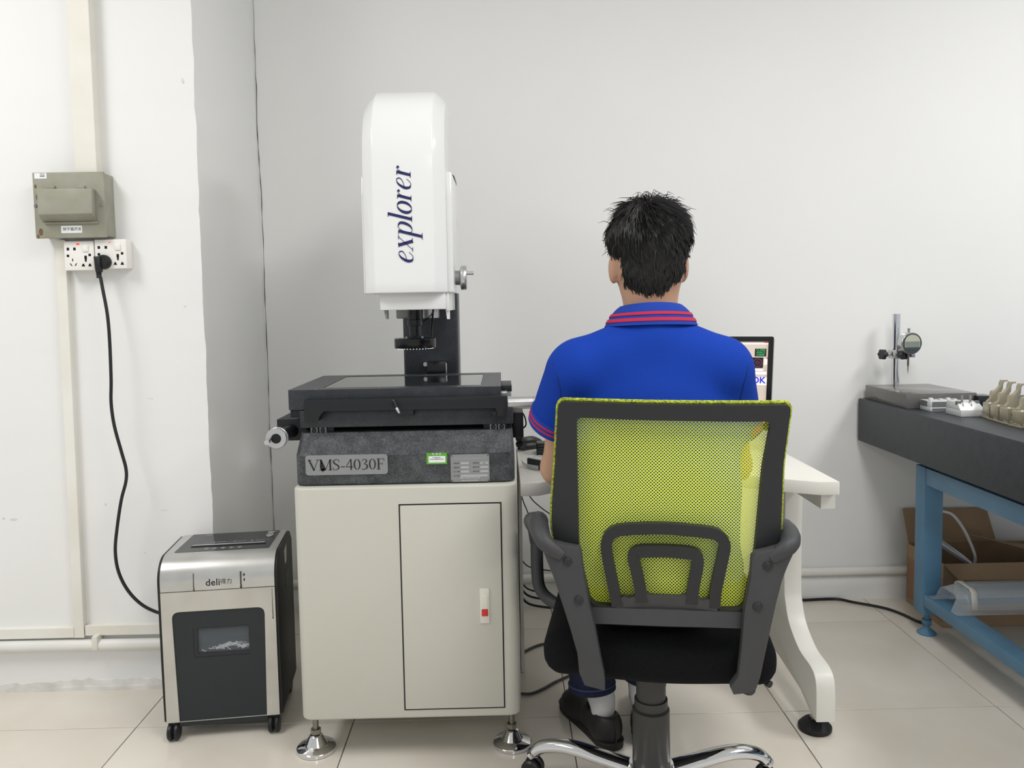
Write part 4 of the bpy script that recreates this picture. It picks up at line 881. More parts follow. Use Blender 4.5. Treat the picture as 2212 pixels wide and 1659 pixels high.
for i, (x, y) in enumerate(((1.492, 2.40), (1.482, 2.345), (1.476, 2.29), (1.470, 2.225), (1.470, 2.15), (1.47, 2.08))):
    t = br if i == 0 else copy_tree(br); t['label'] = 'nickel-coloured cast bracket with a hooked upright, %s in the row from the pinned aluminium nest' % ('first', 'second', 'third', 'fourth', 'fifth', 'sixth')[i]; t.location = (x, y, GZ1); t.rotation_euler = (0, 0, math.radians(-8+3*i))
# cardboard box under the table
kx0, kx1, ky0, ky1, kh = 1.506, 2.08, 2.662, 2.905, .224
cbx = thing('cardboard_box', 'open brown cardboard box under the granite table', 'cardboard box', (1.8, 2.78, 0))
t_ = .004
B().box(kx0, kx1, ky0, ky0+t_, .001, kh).build('front_side', 'cardboard', cbx); B().box(kx0, kx1, ky1-t_, ky1, .001, kh).build('back_side', 'cardboard', cbx)
B().box(kx0, kx0+t_, ky0+t_, ky1-t_, .001, kh).build('end_side', 'cardboard', cbx); B().box(kx1-t_, kx1, ky0+t_, ky1-t_, .001, kh).build('end_side', 'cardboard', cbx)
B().box(kx0+t_, kx1-t_, ky0+t_, ky1-t_, .001, .006).build('bottom', 'cardboard_in', cbx)
def flap(pts, name='flap'):
    a, b_, c, d = [v3(p) for p in pts]; n = (b_-a).cross(d-a).normalized()*.0035
    return B().hull([a, b_, c, d, a+n, b_+n, c+n, d+n], [(0,1,2,3), (4,7,6,5), (0,4,5,1), (1,5,6,2), (2,6,7,3), (3,7,4,0)]).build(name, 'cardboard', cbx)
bf = flap([(kx0, ky1-.004, kh), (kx0+.33, ky1-.004, kh), (kx0+.312, 2.938, kh+.118), (kx0-.005, 2.938, kh+.122)])
text_mesh('送', .04, lambda u, v: (1.60+u, 2.916+.18*v, .295+v)).build('lettering', 'ink', bf, smooth=0)
flap([(kx0, ky0, kh), (kx1, ky0, kh), (kx1-.02, ky0-.04, kh-.05), (kx0+.035, ky0-.035, kh-.045)])
flap([(kx0+.33, ky1-.008, kh+.003), (kx0+.16, ky1-.05, kh+.055), (kx0+.33, ky0+.03, kh+.03), (kx1, ky0+.03, kh+.003)])
B().box(kx0-.0008, kx0, ky0, ky1, .02, kh-.05).build('tape', 'tape_red', cbx)
P = [at(2036, 1104, Y=2.85), at(2058, 1112, Y=2.82), at(2080, 1140, Y=2.80), at(2097, 1175, Y=2.79), at(2106, 1200, Y=2.78), at(2105, 1218, Y=2.78), (1.66, 2.78, .12)]
tag(B().tube(crom(P, 6), .0052, 8).build('white_cable', 'white_cable'), 'white cable arching out of the cardboard box', 'cable')
tag(B().tube([at(2020, 1165, Y=2.78), at(2050, 1186, Y=2.77), at(2075, 1204, Y=2.76), at(2110, 1232, Y=2.75)], .0135, 12).build('grey_tube', 'tube_grey'), 'grey tube leaning in the cardboard box', 'tube')
# clear plastic tray lying on the lower rail
tr_ = thing('plastic_tray', 'clear plastic blister tray lying on the blue lower rail', 'plastic tray', (1.6, 2.42, .15))
b = B(); zt = .149
sec = [(0, 0), (.012, .0), (.012, .004), (.016, .05), (.024, .058), (.07, .060), (.078, .052), (.082, .004), (.10, .002)]
sec = [(.0, .001), (.035, .001), (.040, .055), (.052, .064), (.12, .066), (.132, .058), (.138, .001), (.17, .001)]
x0, x1 = 1.404, 2.1
for k in range(9):
    x = x0 + (x1-x0)*k/8; hgt = .75 if k == 0 else 1.0
    for (v, z) in sec: b.v.append(Vector((x + (.02 if z > .03 else 0)*(1 if k == 0 else 0), 2.40+v, zt+z*hgt)))
n = len(sec); b.f += [(k*n+i, k*n+i+1, (k+1)*n+i+1, (k+1)*n+i) for k in range(8) for i in range(n-1)]
o_ = b.build('tray_shell', 'clear_plastic', tr_, smooth=50); m_ = o_.modifiers.new('s', 'SOLIDIFY'); m_.thickness = .0012
b = B(); P = [(1.47, 2.40+v, zt+z+.001) for v, z in sec[1:7]]; Q = [(1.49, p[1], p[2]) for p in P]; b.add(P+Q, [(i, i+1, len(P)+i+1, len(P)+i) for i in range(len(P)-1)])
o_ = b.build('tape_band', 'pvc_trunk', tr_); m_ = o_.modifiers.new('s', 'SOLIDIFY'); m_.thickness = .0012; m_.offset = 1
# ------------------------------------------------------------------ office chair (own frame: x right, y forward, z up)
mat('chair_black', (35, 36, 38), .5, var=.08, vscale=9, bump=.05, bscale=300)
mat('chair_grey', (60, 61, 63), .55, var=.12, vscale=7, bump=.05, bscale=300)
mat('seat_fabric', (21, 22, 24), 1.0, spec=.15, var=.25, vscale=260, bump=.5, bscale=500)
mat('lift_black', (58, 58, 57), .42, var=.08, vscale=20)
def mesh_fabric(name, rgb, au, av, ru, rv):
    m = bpy.data.materials.new(name); m.use_nodes = True; nt = m.node_tree; N = nt.nodes; L = nt.links
    p = N['Principled BSDF']; p.inputs['Base Color'].default_value = (*lin(rgb), 1); p.inputs['Roughness'].default_value = .7
    out = N['Material Output']; tc = N.new('ShaderNodeTexCoord'); sp = N.new('ShaderNodeSeparateXYZ'); L.new(tc.outputs['Object'], sp.inputs[0])
    def M(op, a, b=None, c=None):
        n = N.new('ShaderNodeMath'); n.operation = op
        for i, v in enumerate((a, b, c)):
            if v is None: continue
            if isinstance(v, (int, float)): n.inputs[i].default_value = v
            else: L.new(v, n.inputs[i])
        return n.outputs[0]
    U, V = M('DIVIDE', sp.outputs[0], au), M('DIVIDE', sp.outputs[2], av)
    def lat(o):
        fu = M('MULTIPLY', M('SUBTRACT', M('FRACT', M('ADD', U, o)), .5), au/ru); fv = M('MULTIPLY', M('SUBTRACT', M('FRACT', M('ADD', V, o)), .5), av/rv)
        return M('ADD', M('MULTIPLY', fu, fu), M('MULTIPLY', fv, fv))
    hole = M('LESS_THAN', M('MINIMUM', lat(0.0), lat(.5)), 1.0)
    tr = N.new('ShaderNodeBsdfTransparent'); tl = N.new('ShaderNodeBsdfTranslucent'); tl.inputs[0].default_value = (*lin(rgb), 1)
    m1 = N.new('ShaderNodeMixShader'); m1.inputs[0].default_value = .1; L.new(p.outputs[0], m1.inputs[1]); L.new(tl.outputs[0], m1.inputs[2])
    m2 = N.new('ShaderNodeMixShader'); L.new(hole, m2.inputs[0]); L.new(m1.outputs[0], m2.inputs[1]); L.new(tr.outputs[0], m2.inputs[2]); L.new(m2.outputs[0], out.inputs[0])
    MATS[name] = m
mesh_fabric('lime_mesh', (230, 242, 72), .0066, .0064, .0017, .0014)
mat('lime_rim', (200, 214, 66), .7, var=.5, vscale=240, rgb2=(90, 98, 30))
YAW = math.radians(-10); CO = Vector((.322, 1.735, 0))
chair = thing('office_chair', 'black office chair with a lime green mesh back and chrome base', 'chair', CO, YAW)
CHM = Matrix.Translation(CO) @ Matrix.Rotation(YAW, 4, 'Z'); CHI = CHM.inverted(); CAMV = Vector((0, 0, CAMH))
UC = .04
def cl_(px, py, yl):
    a = CHI @ CAMV; d = (CHI @ at(px, py, Y=1.6)) - a; t = (yl - a.y)/d.y; return a + d*t
def curve(u, z): return .5*(u-UC)**2 + .05*max(0, z-.66)*0 - .02*math.exp(-((z-.63)/.1)**2)*0
def bk(px, py, off=0.0, yb=-.236):
    p = cl_(px, py, yb)
    for _ in range(4): p = cl_(px, py, yb + off + curve(p.x, p.z))
    return (p.x, p.z)
def cfn(off0, yb=-.236): return lambda u, v, t: (u, yb + off0 + t + curve(u, v), v)
def cpart(b, name, m, par=None, **k): return b.build(name, m, par or chair, world=False, **k)
c7 = lambda x, y: (1100 + .34959*x, 840 + .34959*y)
out_px = [(1206, 868), (1710, 875), (1692, 1005), (1686, 1186), (1642, 1353), (1262, 1343), (1187, 1170), (1200, 985)]
inn_px = [(1244, 902), (1667, 911), (1648, 1010), (1631, 1190), (1606, 1318), (1277, 1307), (1250, 1190), (1246, 1000)]
rad = [.014, .012, .3, .3, .03, .03, .3, .3]; rad2 = [.012, .012, .3, .3, .02, .02, .3, .3]
OL = rpoly([bk(*p) for p in out_px], rad, 6, 8); IL = rpoly([bk(*p) for p in inn_px], rad2, 6, 8)
cpart(B().ring(OL, IL, cfn(0), 0, .022), 'back_frame', 'chair_black')
# mesh stretched over the front of the frame, with its welt showing round the edge
us = [p[0] for p in OL]; vs_ = [p[1] for p in OL]
b = B(); rows = 36; colsn = 30
from bisect import bisect_left
def span(z):
    xs = []
    for i in range(len(OL)):
        a, c = OL[i], OL[(i+1) % len(OL)]
        if (a[1]-z)*(c[1]-z) <= 0 and abs(a[1]-c[1]) > 1e-9: xs.append(a[0] + (c[0]-a[0])*(z-a[1])/(c[1]-a[1]))
    return (min(xs), max(xs)) if len(xs) > 1 else None
zt, zb = max(vs_)-.012, min(vs_)+.016
for j in range(rows+1):
    z = zb + (zt-zb)*j/rows; s0, s1 = span(z)
    for i in range(colsn+1):
        u = s0 + .004 + (s1-s0-.008)*i/colsn; b.v.append(Vector((u, -.236+.0235+curve(u, z), z)))
b.f = [(j*(colsn+1)+i, j*(colsn+1)+i+1, (j+1)*(colsn+1)+i+1, (j+1)*(colsn+1)+i) for j in range(rows) for i in range(colsn)]
cpart(b, 'back_mesh', 'lime_mesh')
cpart(B().tube([(p[0]+(.0022 if p[0] > UC else -.0022)*(1 if p[1] < zt else .4), -.236+.021+curve(*p), p[1]+(.0030 if p[1] > zt-.004 else 0)) for p in OL], .0042, 8, closed=True), 'welt', 'lime_rim')
# lumbar arches
def band(pts, w, off=-.004):
    P = crom([bk(*c7(*p)) for p in pts], 5); L_, R_ = [], []
    for i, p in enumerate(P):
        t = P[min(i+1, len(P)-1)] - P[max(i-1, 0)]; t = t/np.linalg.norm(t); n_ = np.array([-t[1], t[0]])*w/2; L_.append(p+n_); R_.append(p-n_)
    return L_, R_
def band_mesh(pts, w):
    L_, R_ = band(pts, w); b = B(); f = cfn(-.002); n_ = len(L_)
    b.loft([[f(*L_[i], 0.0), f(*R_[i], 0.0), f(*R_[i], .018), f(*L_[i], .018)] for i in range(n_)]); return b
lum = cpart(band_mesh([(668, 1345), (648, 1250), (622, 1120), (602, 1010), (604, 940), (640, 892), (720, 872), (960, 866), (1225, 890), (1300, 915), (1332, 965), (1322, 1040), (1296, 1160), (1276, 1260), (1270, 1355)], .0215), 'lumbar_arch', 'chair_black')
cpart(band_mesh([(818, 1320), (808, 1230), (782, 1110), (768, 1045), (800, 1010), (960, 1006), (1110, 1018), (1160, 1040), (1163, 1100), (1142, 1210), (1125, 1330)], .0225), 'lumbar_arch', 'chair_black')
pl = [bk(*c7(*p)) for p in ((655, 1360), (672, 1300), (705, 1285), (740, 1296), (775, 1285), (850, 1270), (890, 1284), (1060, 1288), (1095, 1275), (1160, 1290), (1195, 1310), (1230, 1300), (1275, 1318), (1290, 1372))]
b = B(); f = cfn(-.0015); n_ = len(pl); b.add([f(*p, 0) for p in pl] + [f(*p, .018) for p in pl], [tuple(range(n_)), tuple(range(2*n_-1, n_-1, -1))] + [(i, (i+1) % n_, n_+(i+1) % n_, n_+i) for i in range(n_)])
cpart(b, 'lumbar_plate', 'chair_grey')
b = B(); N_ = 10; A = [bk(*c7(495+950*k/N_, 1347+32*k/N_)) for k in range(N_+1)]; C_ = [bk(*c7(515+930*k/N_, 1441+30*k/N_)) for k in range(N_+1)]; f = cfn(-.006)
b.loft([[f(*A[k], .004), f(*C_[k], -.002), f(*C_[k], .03), f(*A[k], .03)] for k in range(N_+1)])
cpart(b, 'bottom_rail', 'chair_grey')
# uprights that carry back and arms
bars = {0: [(1254, 1193), (1249, 1187), (1218, 1182), (1187, 1175), (1168, 1166), (1160, 1172), (1175, 1208), (1193, 1252), (1212, 1307), (1230, 1362), (1246, 1417), (1250, 1459), (1262, 1487), (1306, 1497), (1305, 1465), (1298, 1431), (1283, 1352), (1271, 1305), (1261, 1249)],
        1: [(1625, 1206), (1634, 1197), (1660, 1192), (1687, 1185), (1704, 1176), (1717, 1184), (1718, 1200), (1703, 1232), (1692, 1260), (1680, 1305), (1669, 1354), (1655, 1417), (1645, 1465), (1636, 1493), (1622, 1502), (1586, 1505), (1578, 1488), (1595, 1465), (1602, 1400), (1608, 1325), (1622, 1250)]}
for s, pxs in bars.items():
    yl = -.262
    q = [(p.x, p.z) for p in [cl_(px, py, yl) for px, py in pxs]]
    cpart(B().prism(q, lambda u, v, t: (u, yl + t + (.05*max(0, .50-v)/.1)**2*.6 + .25*(u-UC)**2, v), 0, .026, .004), 'upright', 'chair_grey')
    for px, py in (((1225, 1216), (1250, 1300)), ((1659, 1225), (1637, 1313)))[s]:
        p = cl_(px, py, yl); yy = yl + .25*(p.x-UC)**2
        cpart(B().lathe([(.0001, -.0045), (.005, -.004), (.0085, -.002), (.0095, .001)], (p.x, yy, p.z), (0, 1, 0), 18), 'bolt_cap', 'chair_black')
    # foot of the upright running under the seat
    x0 = q[13][0]-.02 if s == 0 else q[15][0]+.03
    cpart(B().tube(crom([(x0, yl+.02, .405), (x0*.95, -.20, .392), (x0*.8, -.1, .385), (x0*.5, 0, .383)], 5), .013, 10), 'seat_bracket', 'chair_grey')
for s in (0, 1):
    pa, pb_, ph_ = ((1214, 1200), (1178, 1172), (1164, 1140)) if s == 0 else ((1666, 1206), (1702, 1180), (1706, 1160))
    a, a2, h = cl_(*pa, -.246), cl_(*pb_, -.243), cl_(*ph_, -.20); sx = -1 if s == 0 else 1
    f0 = cl_(1164, 1128, 0.0) if s == 0 else cl_(1700, 1150, 0.0); fr_ = cl_(1160, 1240, .165) if s == 0 else cl_(1680, 1260, .165); xf = fr_.x if s == 0 else min(fr_.x, .27)
    zf = lambda y: cl_(1164, 1126 + 6*(y > .12), y).z
    path = [tuple(a), tuple(a2), tuple(h), (h.x*.8+xf*.2, -.12, zf(-.12) if s == 0 else h.z-.006), (xf*.6+h.x*.4, 0, zf(0)), (xf, .09, zf(.09)), (xf, .15, zf(.15)-.012), (xf, .172, zf(.15)-.05), (xf, .17, .55), (xf-sx*.001, .165, .475), (xf-sx*.008, .16, .435), (xf-sx*.035, .15, .41), (xf-sx*.09, .12, .398), (xf-sx*.16, .1, .393)]
    Pp = crom(path, 6); kk = len(Pp)
    cpart(B().tube(Pp, [float(np.interp(i/(kk-1), [0, .08, .16, .3, .5, .6, .85, 1], [.012, .017, .0205, .021, .019, .016, .015, .011])) for i in range(kk)], 14), 'armrest', 'chair_grey')
# seat
cpart_seat = sdf_obj('seat', lambda P: smin(rbox(P, (.012, .03, .432), (.232, .245, .048), .042), ell(P, (.012, -.13, .424), (.215, .09, .054)), .02) + .0015*np.sin(P[..., 1]*60)*0, (-.28, -.26, .36), (.28, .30, .51), .008, 'seat_fabric', chair, False)
cpart(B().prism(rpoly([(-.2, -.17), (.2, -.17), (.2, .2), (-.2, .2)], .04, 5), lambda u, v, t: (u, v, t), .378, .395, .004), 'seat_pan', 'black_plastic')
cpart(B().box(-.06, .06, -.09, .1, .345, .38, .008), 'tilt_mechanism', 'black_plastic')
cpart(B().tube([(.05, .02, .358), (.2, -.03, .352), (.245, -.09, .342)], [.005, .005, .008], 8), 'height_lever', 'black_plastic')
cpart(B().lathe([(.0001, .35), (.033, .35), (.033, .235), (.0001, .234)], (0, 0, 0), n=32), 'lift_sleeve', 'lift_black')
cpart(B().lathe([(.0001, .252), (.037, .252), (.0375, .237), (.0365, .232), (.039, .230), (.0415, .228), (.0425, .085), (.03, .06), (.0001, .06)], (0, 0, 0), n=32), 'lift_column', 'lift_black')
hub = cpart(B().lathe([(.0001, .104), (.05, .10), (.052, .09), (.046, .062), (.0001, .06)], (0, 0, 0), n=32), 'base_hub', 'chrome')
for k in range(5):
    ang = math.radians(156-72*k) - YAW; d = Vector((math.cos(ang), math.sin(ang), 0)); sd = Vector((-d.y, d.x, 0))
    P = crom([d*.03+Vector((0, 0, .078)), d*.10+Vector((0, 0, .086)), d*.17+Vector((0, 0, .095)), d*.22+Vector((0, 0, .094)), d*.268+Vector((0, 0, .080)), d*.293+Vector((0, 0, .056))], 6); m_ = len(P); rings = []
    for i, p in enumerate(P):
        t = v3(P[min(i+1, m_-1)] - P[max(i-1, 0)]).normalized(); n_ = sd.cross(t); n_ = -n_ if n_.z < 0 and i < m_*.9 else n_; w_ = .024 - .006*i/m_; hh = .017 - .003*i/m_
        rings.append([v3(p) + sd*w_*math.cos(q) + n_*hh*math.sin(q) for q in [math.tau*j/16 for j in range(16)]])
    lg = cpart(B().loft(rings), 'base_leg', 'chrome')
    e = d*.291
    cb2 = B().cyl((e.x, e.y, .03), (e.x, e.y, .062), .006, n=10)
    for s in (-1, 1): cb2.lathe([(.0001, -.008), (.02, -.008), (.024, -.004), (.024, .004), (.02, .008), (.0001, .008)], e + sd*s*.013 + Vector((0, 0, .0245)) + d*.0, sd, 18)
    cpart(cb2, 'castor', 'black_plastic', lg)
# ------------------------------------------------------------------ the operator
mat('skin', (190, 152, 126), .5, var=.08, vscale=14, rgb2=(180, 138, 112), spec=.35)
MATS['skin'].node_tree.nodes['Principled BSDF'].inputs['Subsurface Weight'].default_value = .04
mat('hair_black', (22, 21, 22), .42, var=.2, vscale=60, spec=.4)
mat('hair_strand', (27, 25, 25), .5, var=.2, vscale=60, spec=.5)
mat('polo_blue', (12, 58, 160), .85, var=.05, vscale=6, bump=.35, bscale=420, spec=.25)
mat('polo_rib', (12, 58, 158), .85, var=.06, vscale=200, bump=.4, bscale=500)
mat('stripe_red', (186, 34, 68), .8, var=.06, vscale=300)
mat('denim', (22, 32, 62), .85, var=.3, vscale=120, bump=.3, bscale=400, rgb2=(16, 24, 48))
mat('denim_seam', (70, 80, 110), .85, var=.1)
mat('sock_white', (205, 205, 204), .9, var=.06, vscale=60, bump=.4, bscale=300)
mat('shoe_black', (36, 35, 34), .5, var=.15, vscale=25)
mat('shoe_sole', (24, 24, 25), .55, var=.1)
per = thing('person', 'person in a blue polo shirt, jeans and black shoes seated with back turned', 'person', (.32, 1.75, 0))
def field(prims):
    def fn(P):
        D = np.full(P.shape[:3], .15, np.float32); ax = [P[:, 0, 0, 0], P[0, :, 0, 1], P[0, 0, :, 2]]
        for pr in prims:
            typ, k = pr[0], pr[-1]
            if typ == 'cone': a, b_, ra, rb = pr[1:5]; m = max(ra, rb); lo = np.minimum(a, b_)-m; hi = np.maximum(a, b_)+m
            elif typ == 'ell': lo = np.array(pr[1])-np.max(pr[2]); hi = np.array(pr[1])+np.max(pr[2])
            else: lo, hi = np.array(pr[1])-np.max(pr[2])*1.5, np.array(pr[1])+np.max(pr[2])*1.5
            e = .03 + abs(k); s = tuple(slice(*np.searchsorted(ax[i], (lo[i]-e, hi[i]+e))) for i in range(3)); Q = P[s]
            if Q.size == 0: continue
            v = cone(Q, a, b_, ra, rb) if typ == 'cone' else (ell(Q, pr[1], pr[2], pr[3] if len(pr) > 4 else None) if typ == 'ell' else rbox(Q, pr[1], pr[2], pr[3], pr[4]))
            D[s] = smin(D[s], v, k) if k > 0 else np.maximum(D[s], -v)
        return D
    return fn
HX, HY = .316, 1.70
def S(px, py, Y): return tuple(at(px, py, Y=Y))
shL, shR = (.151, 1.665, .995), (.468, 1.665, .993)
elL, elR = (.122, 1.785, .772), (.526, 1.79, .77)
wrL, wrR = (.235, 2.03, .742), (.45, 2.04, .742)
hipL, hipR = (.235, 1.66, .545), (.40, 1.66, .545)
knL, knR = (.205, 2.075, .515), (.44, 2.09, .515)
anL, anR = (.243, 2.025, .105), (.352, 2.045, .105)
def hand(w, sgn):
    d = Vector((0.05*sgn*-1, 1, -.04)).normalized(); x = Vector((1, 0, 0)); w = Vector(w); p = w + d*.07
    out = [('cone', tuple(w), tuple(w+d*.04), .024, .026, .02), ('ell', tuple(w+d*.055), (.04, .045, .016), .02)]
    for i, (o_, l_) in enumerate(((-.03, .065), (-.011, .075), (.010, .07), (.029, .052))):
        a = w + d*.088 + x*o_*sgn*-1; m = a + d*l_*.55 + Vector((0, 0, .004)); e = m + d*l_*.45 + Vector((0, 0, -.012))
        out += [('cone', tuple(a), tuple(m), .0092, .0085, .006), ('cone', tuple(m), tuple(e), .0085, .007, .004)]
    a = w + d*.03 + x*.03*sgn; m = a + d*.03 + x*.022*sgn; e = m + d*.028 + x*.004*sgn
    return out + [('cone', tuple(a), tuple(m), .012, .0098, .01), ('cone', tuple(m), tuple(e), .0098, .008, .004)]
body = [('ell', (HX, HY+.005, 1.262), (.072, .092, .094), .03), ('ell', (HX+.004, HY+.035, 1.195), (.056, .062, .072), .04), ('ell', (HX, HY-.02, 1.235), (.063, .07, .08), .03),
  ('cone', (HX, HY-.022, 1.09), (HX+.001, HY-.004, 1.19), .057, .056, .03),
  ('cone', (HX+.005, HY+.085, 1.225), (HX+.006, HY+.112, 1.195), .012, .014, .02), ('ell', (HX+.006, HY+.09, 1.165), (.026, .012, .007), .01), ('ell', (HX+.006, HY+.09, 1.153), (.022, .012, .007), .008),
  ('ell', (HX-.03, HY+.088, 1.232), (.016, .008, .009), .006), ('ell', (HX+.04, HY+.088, 1.232), (.016, .008, .009), .006), ('cone', (HX-.05, HY+.086, 1.25), (HX+.06, HY+.086, 1.25), .008, .008, .02),
  ('ell', (HX-.076, HY-.004, 1.216), (.0105, .020, .033), .008), ('ell', (HX+.0735, HY-.004, 1.218), (.0105, .021, .033), .008),
  ('cone', (HX, HY-.03, 1.04), shL, .05, .045, .02), ('cone', (HX, HY-.03, 1.04), shR, .05, .045, .02),
  ('ell', (.317, 1.68, .91), (.16, .095, .17), .05), ('ell', (.317, 1.665, .70), (.145, .10, .22), .06), ('ell', (.318, 1.665, .555), (.165, .115, .085), .06),
  ('cone', shL, elL, .045, .036, .02), ('cone', elL, wrL, .036, .025, .02), ('cone', shR, elR, .045, .036, .02), ('cone', elR, wrR, .036, .025, .02),
  ('cone', hipL, knL, .072, .055, .04), ('cone', hipR, knR, .072, .055, .04), ('cone', knL, anL, .052, .030, .02), ('cone', knR, anR, .052, .030, .02),
  ('cone', anL, (.252, 2.005, .055), .029, .027, .01), ('cone', anR, (.358, 2.03, .055), .029, .027, .01), ('cone', (.252, 2.005, .05), (.205, 2.11, .042), .026, .02, .02), ('cone', (.358, 2.03, .05), (.378, 2.13, .042), .026, .02, .02)] + hand(wrL, 1) + hand(wrR, -1)
sdf_obj('body', field(body), (.0, 1.5, .01), (.66, 2.26, 1.40), .006, 'skin', per)
# polo shirt
hemL, hemR = (.122, 1.728, .884), (.505, 1.735, .87)
shirt = [('cone', (HX, HY-.035, 1.066), (.170, 1.655, 1.018), .060, .053, .03), ('cone', (HX, HY-.035, 1.066), (.456, 1.655, 1.016), .060, .053, .03),
  ('ell', (.317, 1.672, .885), (.186, .114, .19), .05), ('ell', (.318, 1.66, .70), (.182, .118, .24), .07), ('ell', (.318, 1.665, .575), (.186, .125, .08), .05),
  ('cone', shL, hemL, .062, .0655, .035), ('cone', shR, hemR, .060, .063, .035)]
base_f = field(shirt)
def shirt_f(P):
    D = base_f(P); X, Y, Z = P[..., 0], P[..., 1], P[..., 2]
    for hm, sh in ((hemL, shL), (hemR, shR)):                       # sleeves end in a clean hem
        d = np.array(hm) - np.array(sh); d = d/np.linalg.norm(d); t = (P - np.array(hm, np.float32)) @ d.astype(np.float32)
        near = np.linalg.norm(P - np.array(hm, np.float32) - .06*d.astype(np.float32), axis=-1) < .12
        side = (X < .185) if hm[0] < .3 else (X > .462)
        D = np.where(near & side, np.maximum(D, t), D)
    D = D + .0022*np.sin((Z*55 + 2.2*np.sin(X*14)))*np.exp(-((Z-.80)/.12)**2) + .0018*np.sin(X*70 + Z*30)*np.exp(-((Z-.86)/.05)**2)*(np.abs(X-.317) > .10)
    for (x0, z0, x1, z1, am, wd) in ((.185, .905, .215, .80, .0045, .010), (.205, .925, .245, .83, .003, .008), (.165, .90, .18, .83, .003, .008), (.448, .905, .425, .80, .0045, .010), (.43, .92, .395, .83, .003, .008), (.47, .90, .462, .82, .003, .008)):
        dx, dz = x1-x0, z1-z0; t = np.clip(((X-x0)*dx + (Z-z0)*dz)/(dx*dx+dz*dz), 0, 1); dd = (X-x0-t*dx)**2 + (Z-z0-t*dz)**2
        D = D + am*np.exp(-dd/wd**2)
    return np.maximum(D, -(Z - .535))
ps = sdf_obj('polo_shirt', shirt_f, (.02, 1.5, .50), (.63, 1.86, 1.17), .005, 'polo_blue', per)
# collar: stand, fold and falling leaf with two red stripes
cc = np.array([HX, HY-.022]); n = 48
def cring(rx, ryb, ryf, zb, zs, zf):
    R = []
    for i in range(n):
        a = math.tau*i/n; c, s = math.cos(a), math.sin(a); k = (1-s)/2      # s=-1 back, +1 front
        z = zs + (zb-zs)*max(0, -s)**1.5 + (zf-zs)*max(0, s)**1.5
        R.append(np.array([cc[0]+rx*c, cc[1]+(ryb if s < 0 else ryf)*s, z]))
    return R
top_o = cring(.0645, .062, .072, 1.144, 1.136, 1.10); low_o = cring(.098, .080, .092, 1.099, 1.094, 1.045)
top_i = cring(.0595, .057, .068, 1.143, 1.135, 1.099); low_i = cring(.059, .056, .067, 1.10, 1.09, 1.06); low_u = cring(.094, .076, .088, 1.098, 1.092, 1.045)
mid = [[t*(1-f)+l*f + np.array([0, 0, .006*math.sin(math.pi*f)]) for t, l in zip(top_o, low_o)] for f in (0, .2, .4, .6, .8, 1)]
col = B().loft([low_i, top_i] + mid + [low_u, [t*.6+l*.4 for t, l in zip(low_i, low_u)]], cap=False, closed=True).build('collar', 'polo_rib', ps, smooth=60)
def coll_at(f, off): return [t*(1-f)+l*f + np.array([0, 0, .006*math.sin(math.pi*f)]) + off*np.array([(t[0]-cc[0])/.065, (t[1]-cc[1])/.065, .8]) for t, l in zip(top_o, low_o)]
for f0, f1 in ((.56, .67), (.78, .89)):
    B().loft([coll_at(f0, .0002), coll_at(f0, .0013), coll_at((f0+f1)/2, .0013), coll_at(f1, .0013), coll_at(f1, .0002)], cap=False).build('collar_stripe', 'stripe_red', col, smooth=60)
# ribbed cuffs with two red stripes
for hm, sh, r in ((hemL, shL, .0662), (hemR, shR, .0637)):
    hm, sh = Vector(hm), Vector(sh); d = (hm-sh).normalized()
    cf = B().lathe([(r-.0035, -.028), (r+.0008, -.027), (r+.0018, -.024), (r+.0018, .003), (r-.001, .004), (r-.004, .002), (r-.005, -.01)], hm, d, 48).build('cuff', 'polo_rib', ps)
    for z in (-.019, -.0085): B().lathe([(r+.0015, z-.0024), (r+.0026, z-.0022), (r+.0026, z+.0022), (r+.0015, z+.0024)], hm, d, 48).build('cuff_stripe', 'stripe_red', cf)
# jeans
jean = [('ell', (.318, 1.665, .553), (.178, .128, .088), .05), ('cone', hipL, knL, .084, .067, .05), ('cone', hipR, knR, .084, .067, .05)]
hmL, hmR = (.222, 2.035, .128), (.362, 2.06, .135)
jean += [('cone', knL, hmL, .066, .060, .03), ('cone', knR, hmR, .066, .058, .03)]
jf = field(jean)
def jean_f(P):
    D = jf(P); Z = P[..., 2]
    for hm, kn in ((hmL, knL), (hmR, knR)):
        d = np.array(hm) - np.array(kn); d = (d/np.linalg.norm(d)).astype(np.float32); t = (P - np.array(hm, np.float32)) @ d
        D = np.where((Z < .3), np.maximum(D, t), D) if hm is hmL else np.where((Z < .3) & (P[..., 0] > .295), np.maximum(D, t), D)
    return np.maximum(D, (Z - .60)) + .002*np.sin(Z*70 + P[..., 0]*20)*(Z < .4)
jn = sdf_obj('jeans', jean_f, (.1, 1.5, .06), (.56, 2.2, .62), .006, 'denim', per)
for hm, kn, r in ((hmL, knL, .060), (hmR, knR, .058)):
    d = (Vector(hm)-Vector(kn)).normalized()
    B().lathe([(r-.006, -.014), (r+.0022, -.014), (r+.003, .0), (r-.002, .003), (r-.008, .0)], hm, d, 40).build('hem', 'denim', jn)
    B().lathe([(r+.0022, -.0155), (r+.0034, -.015), (r+.0034, -.0135), (r+.0022, -.013)], hm, d, 40).build('hem_seam', 'denim_seam', jn)
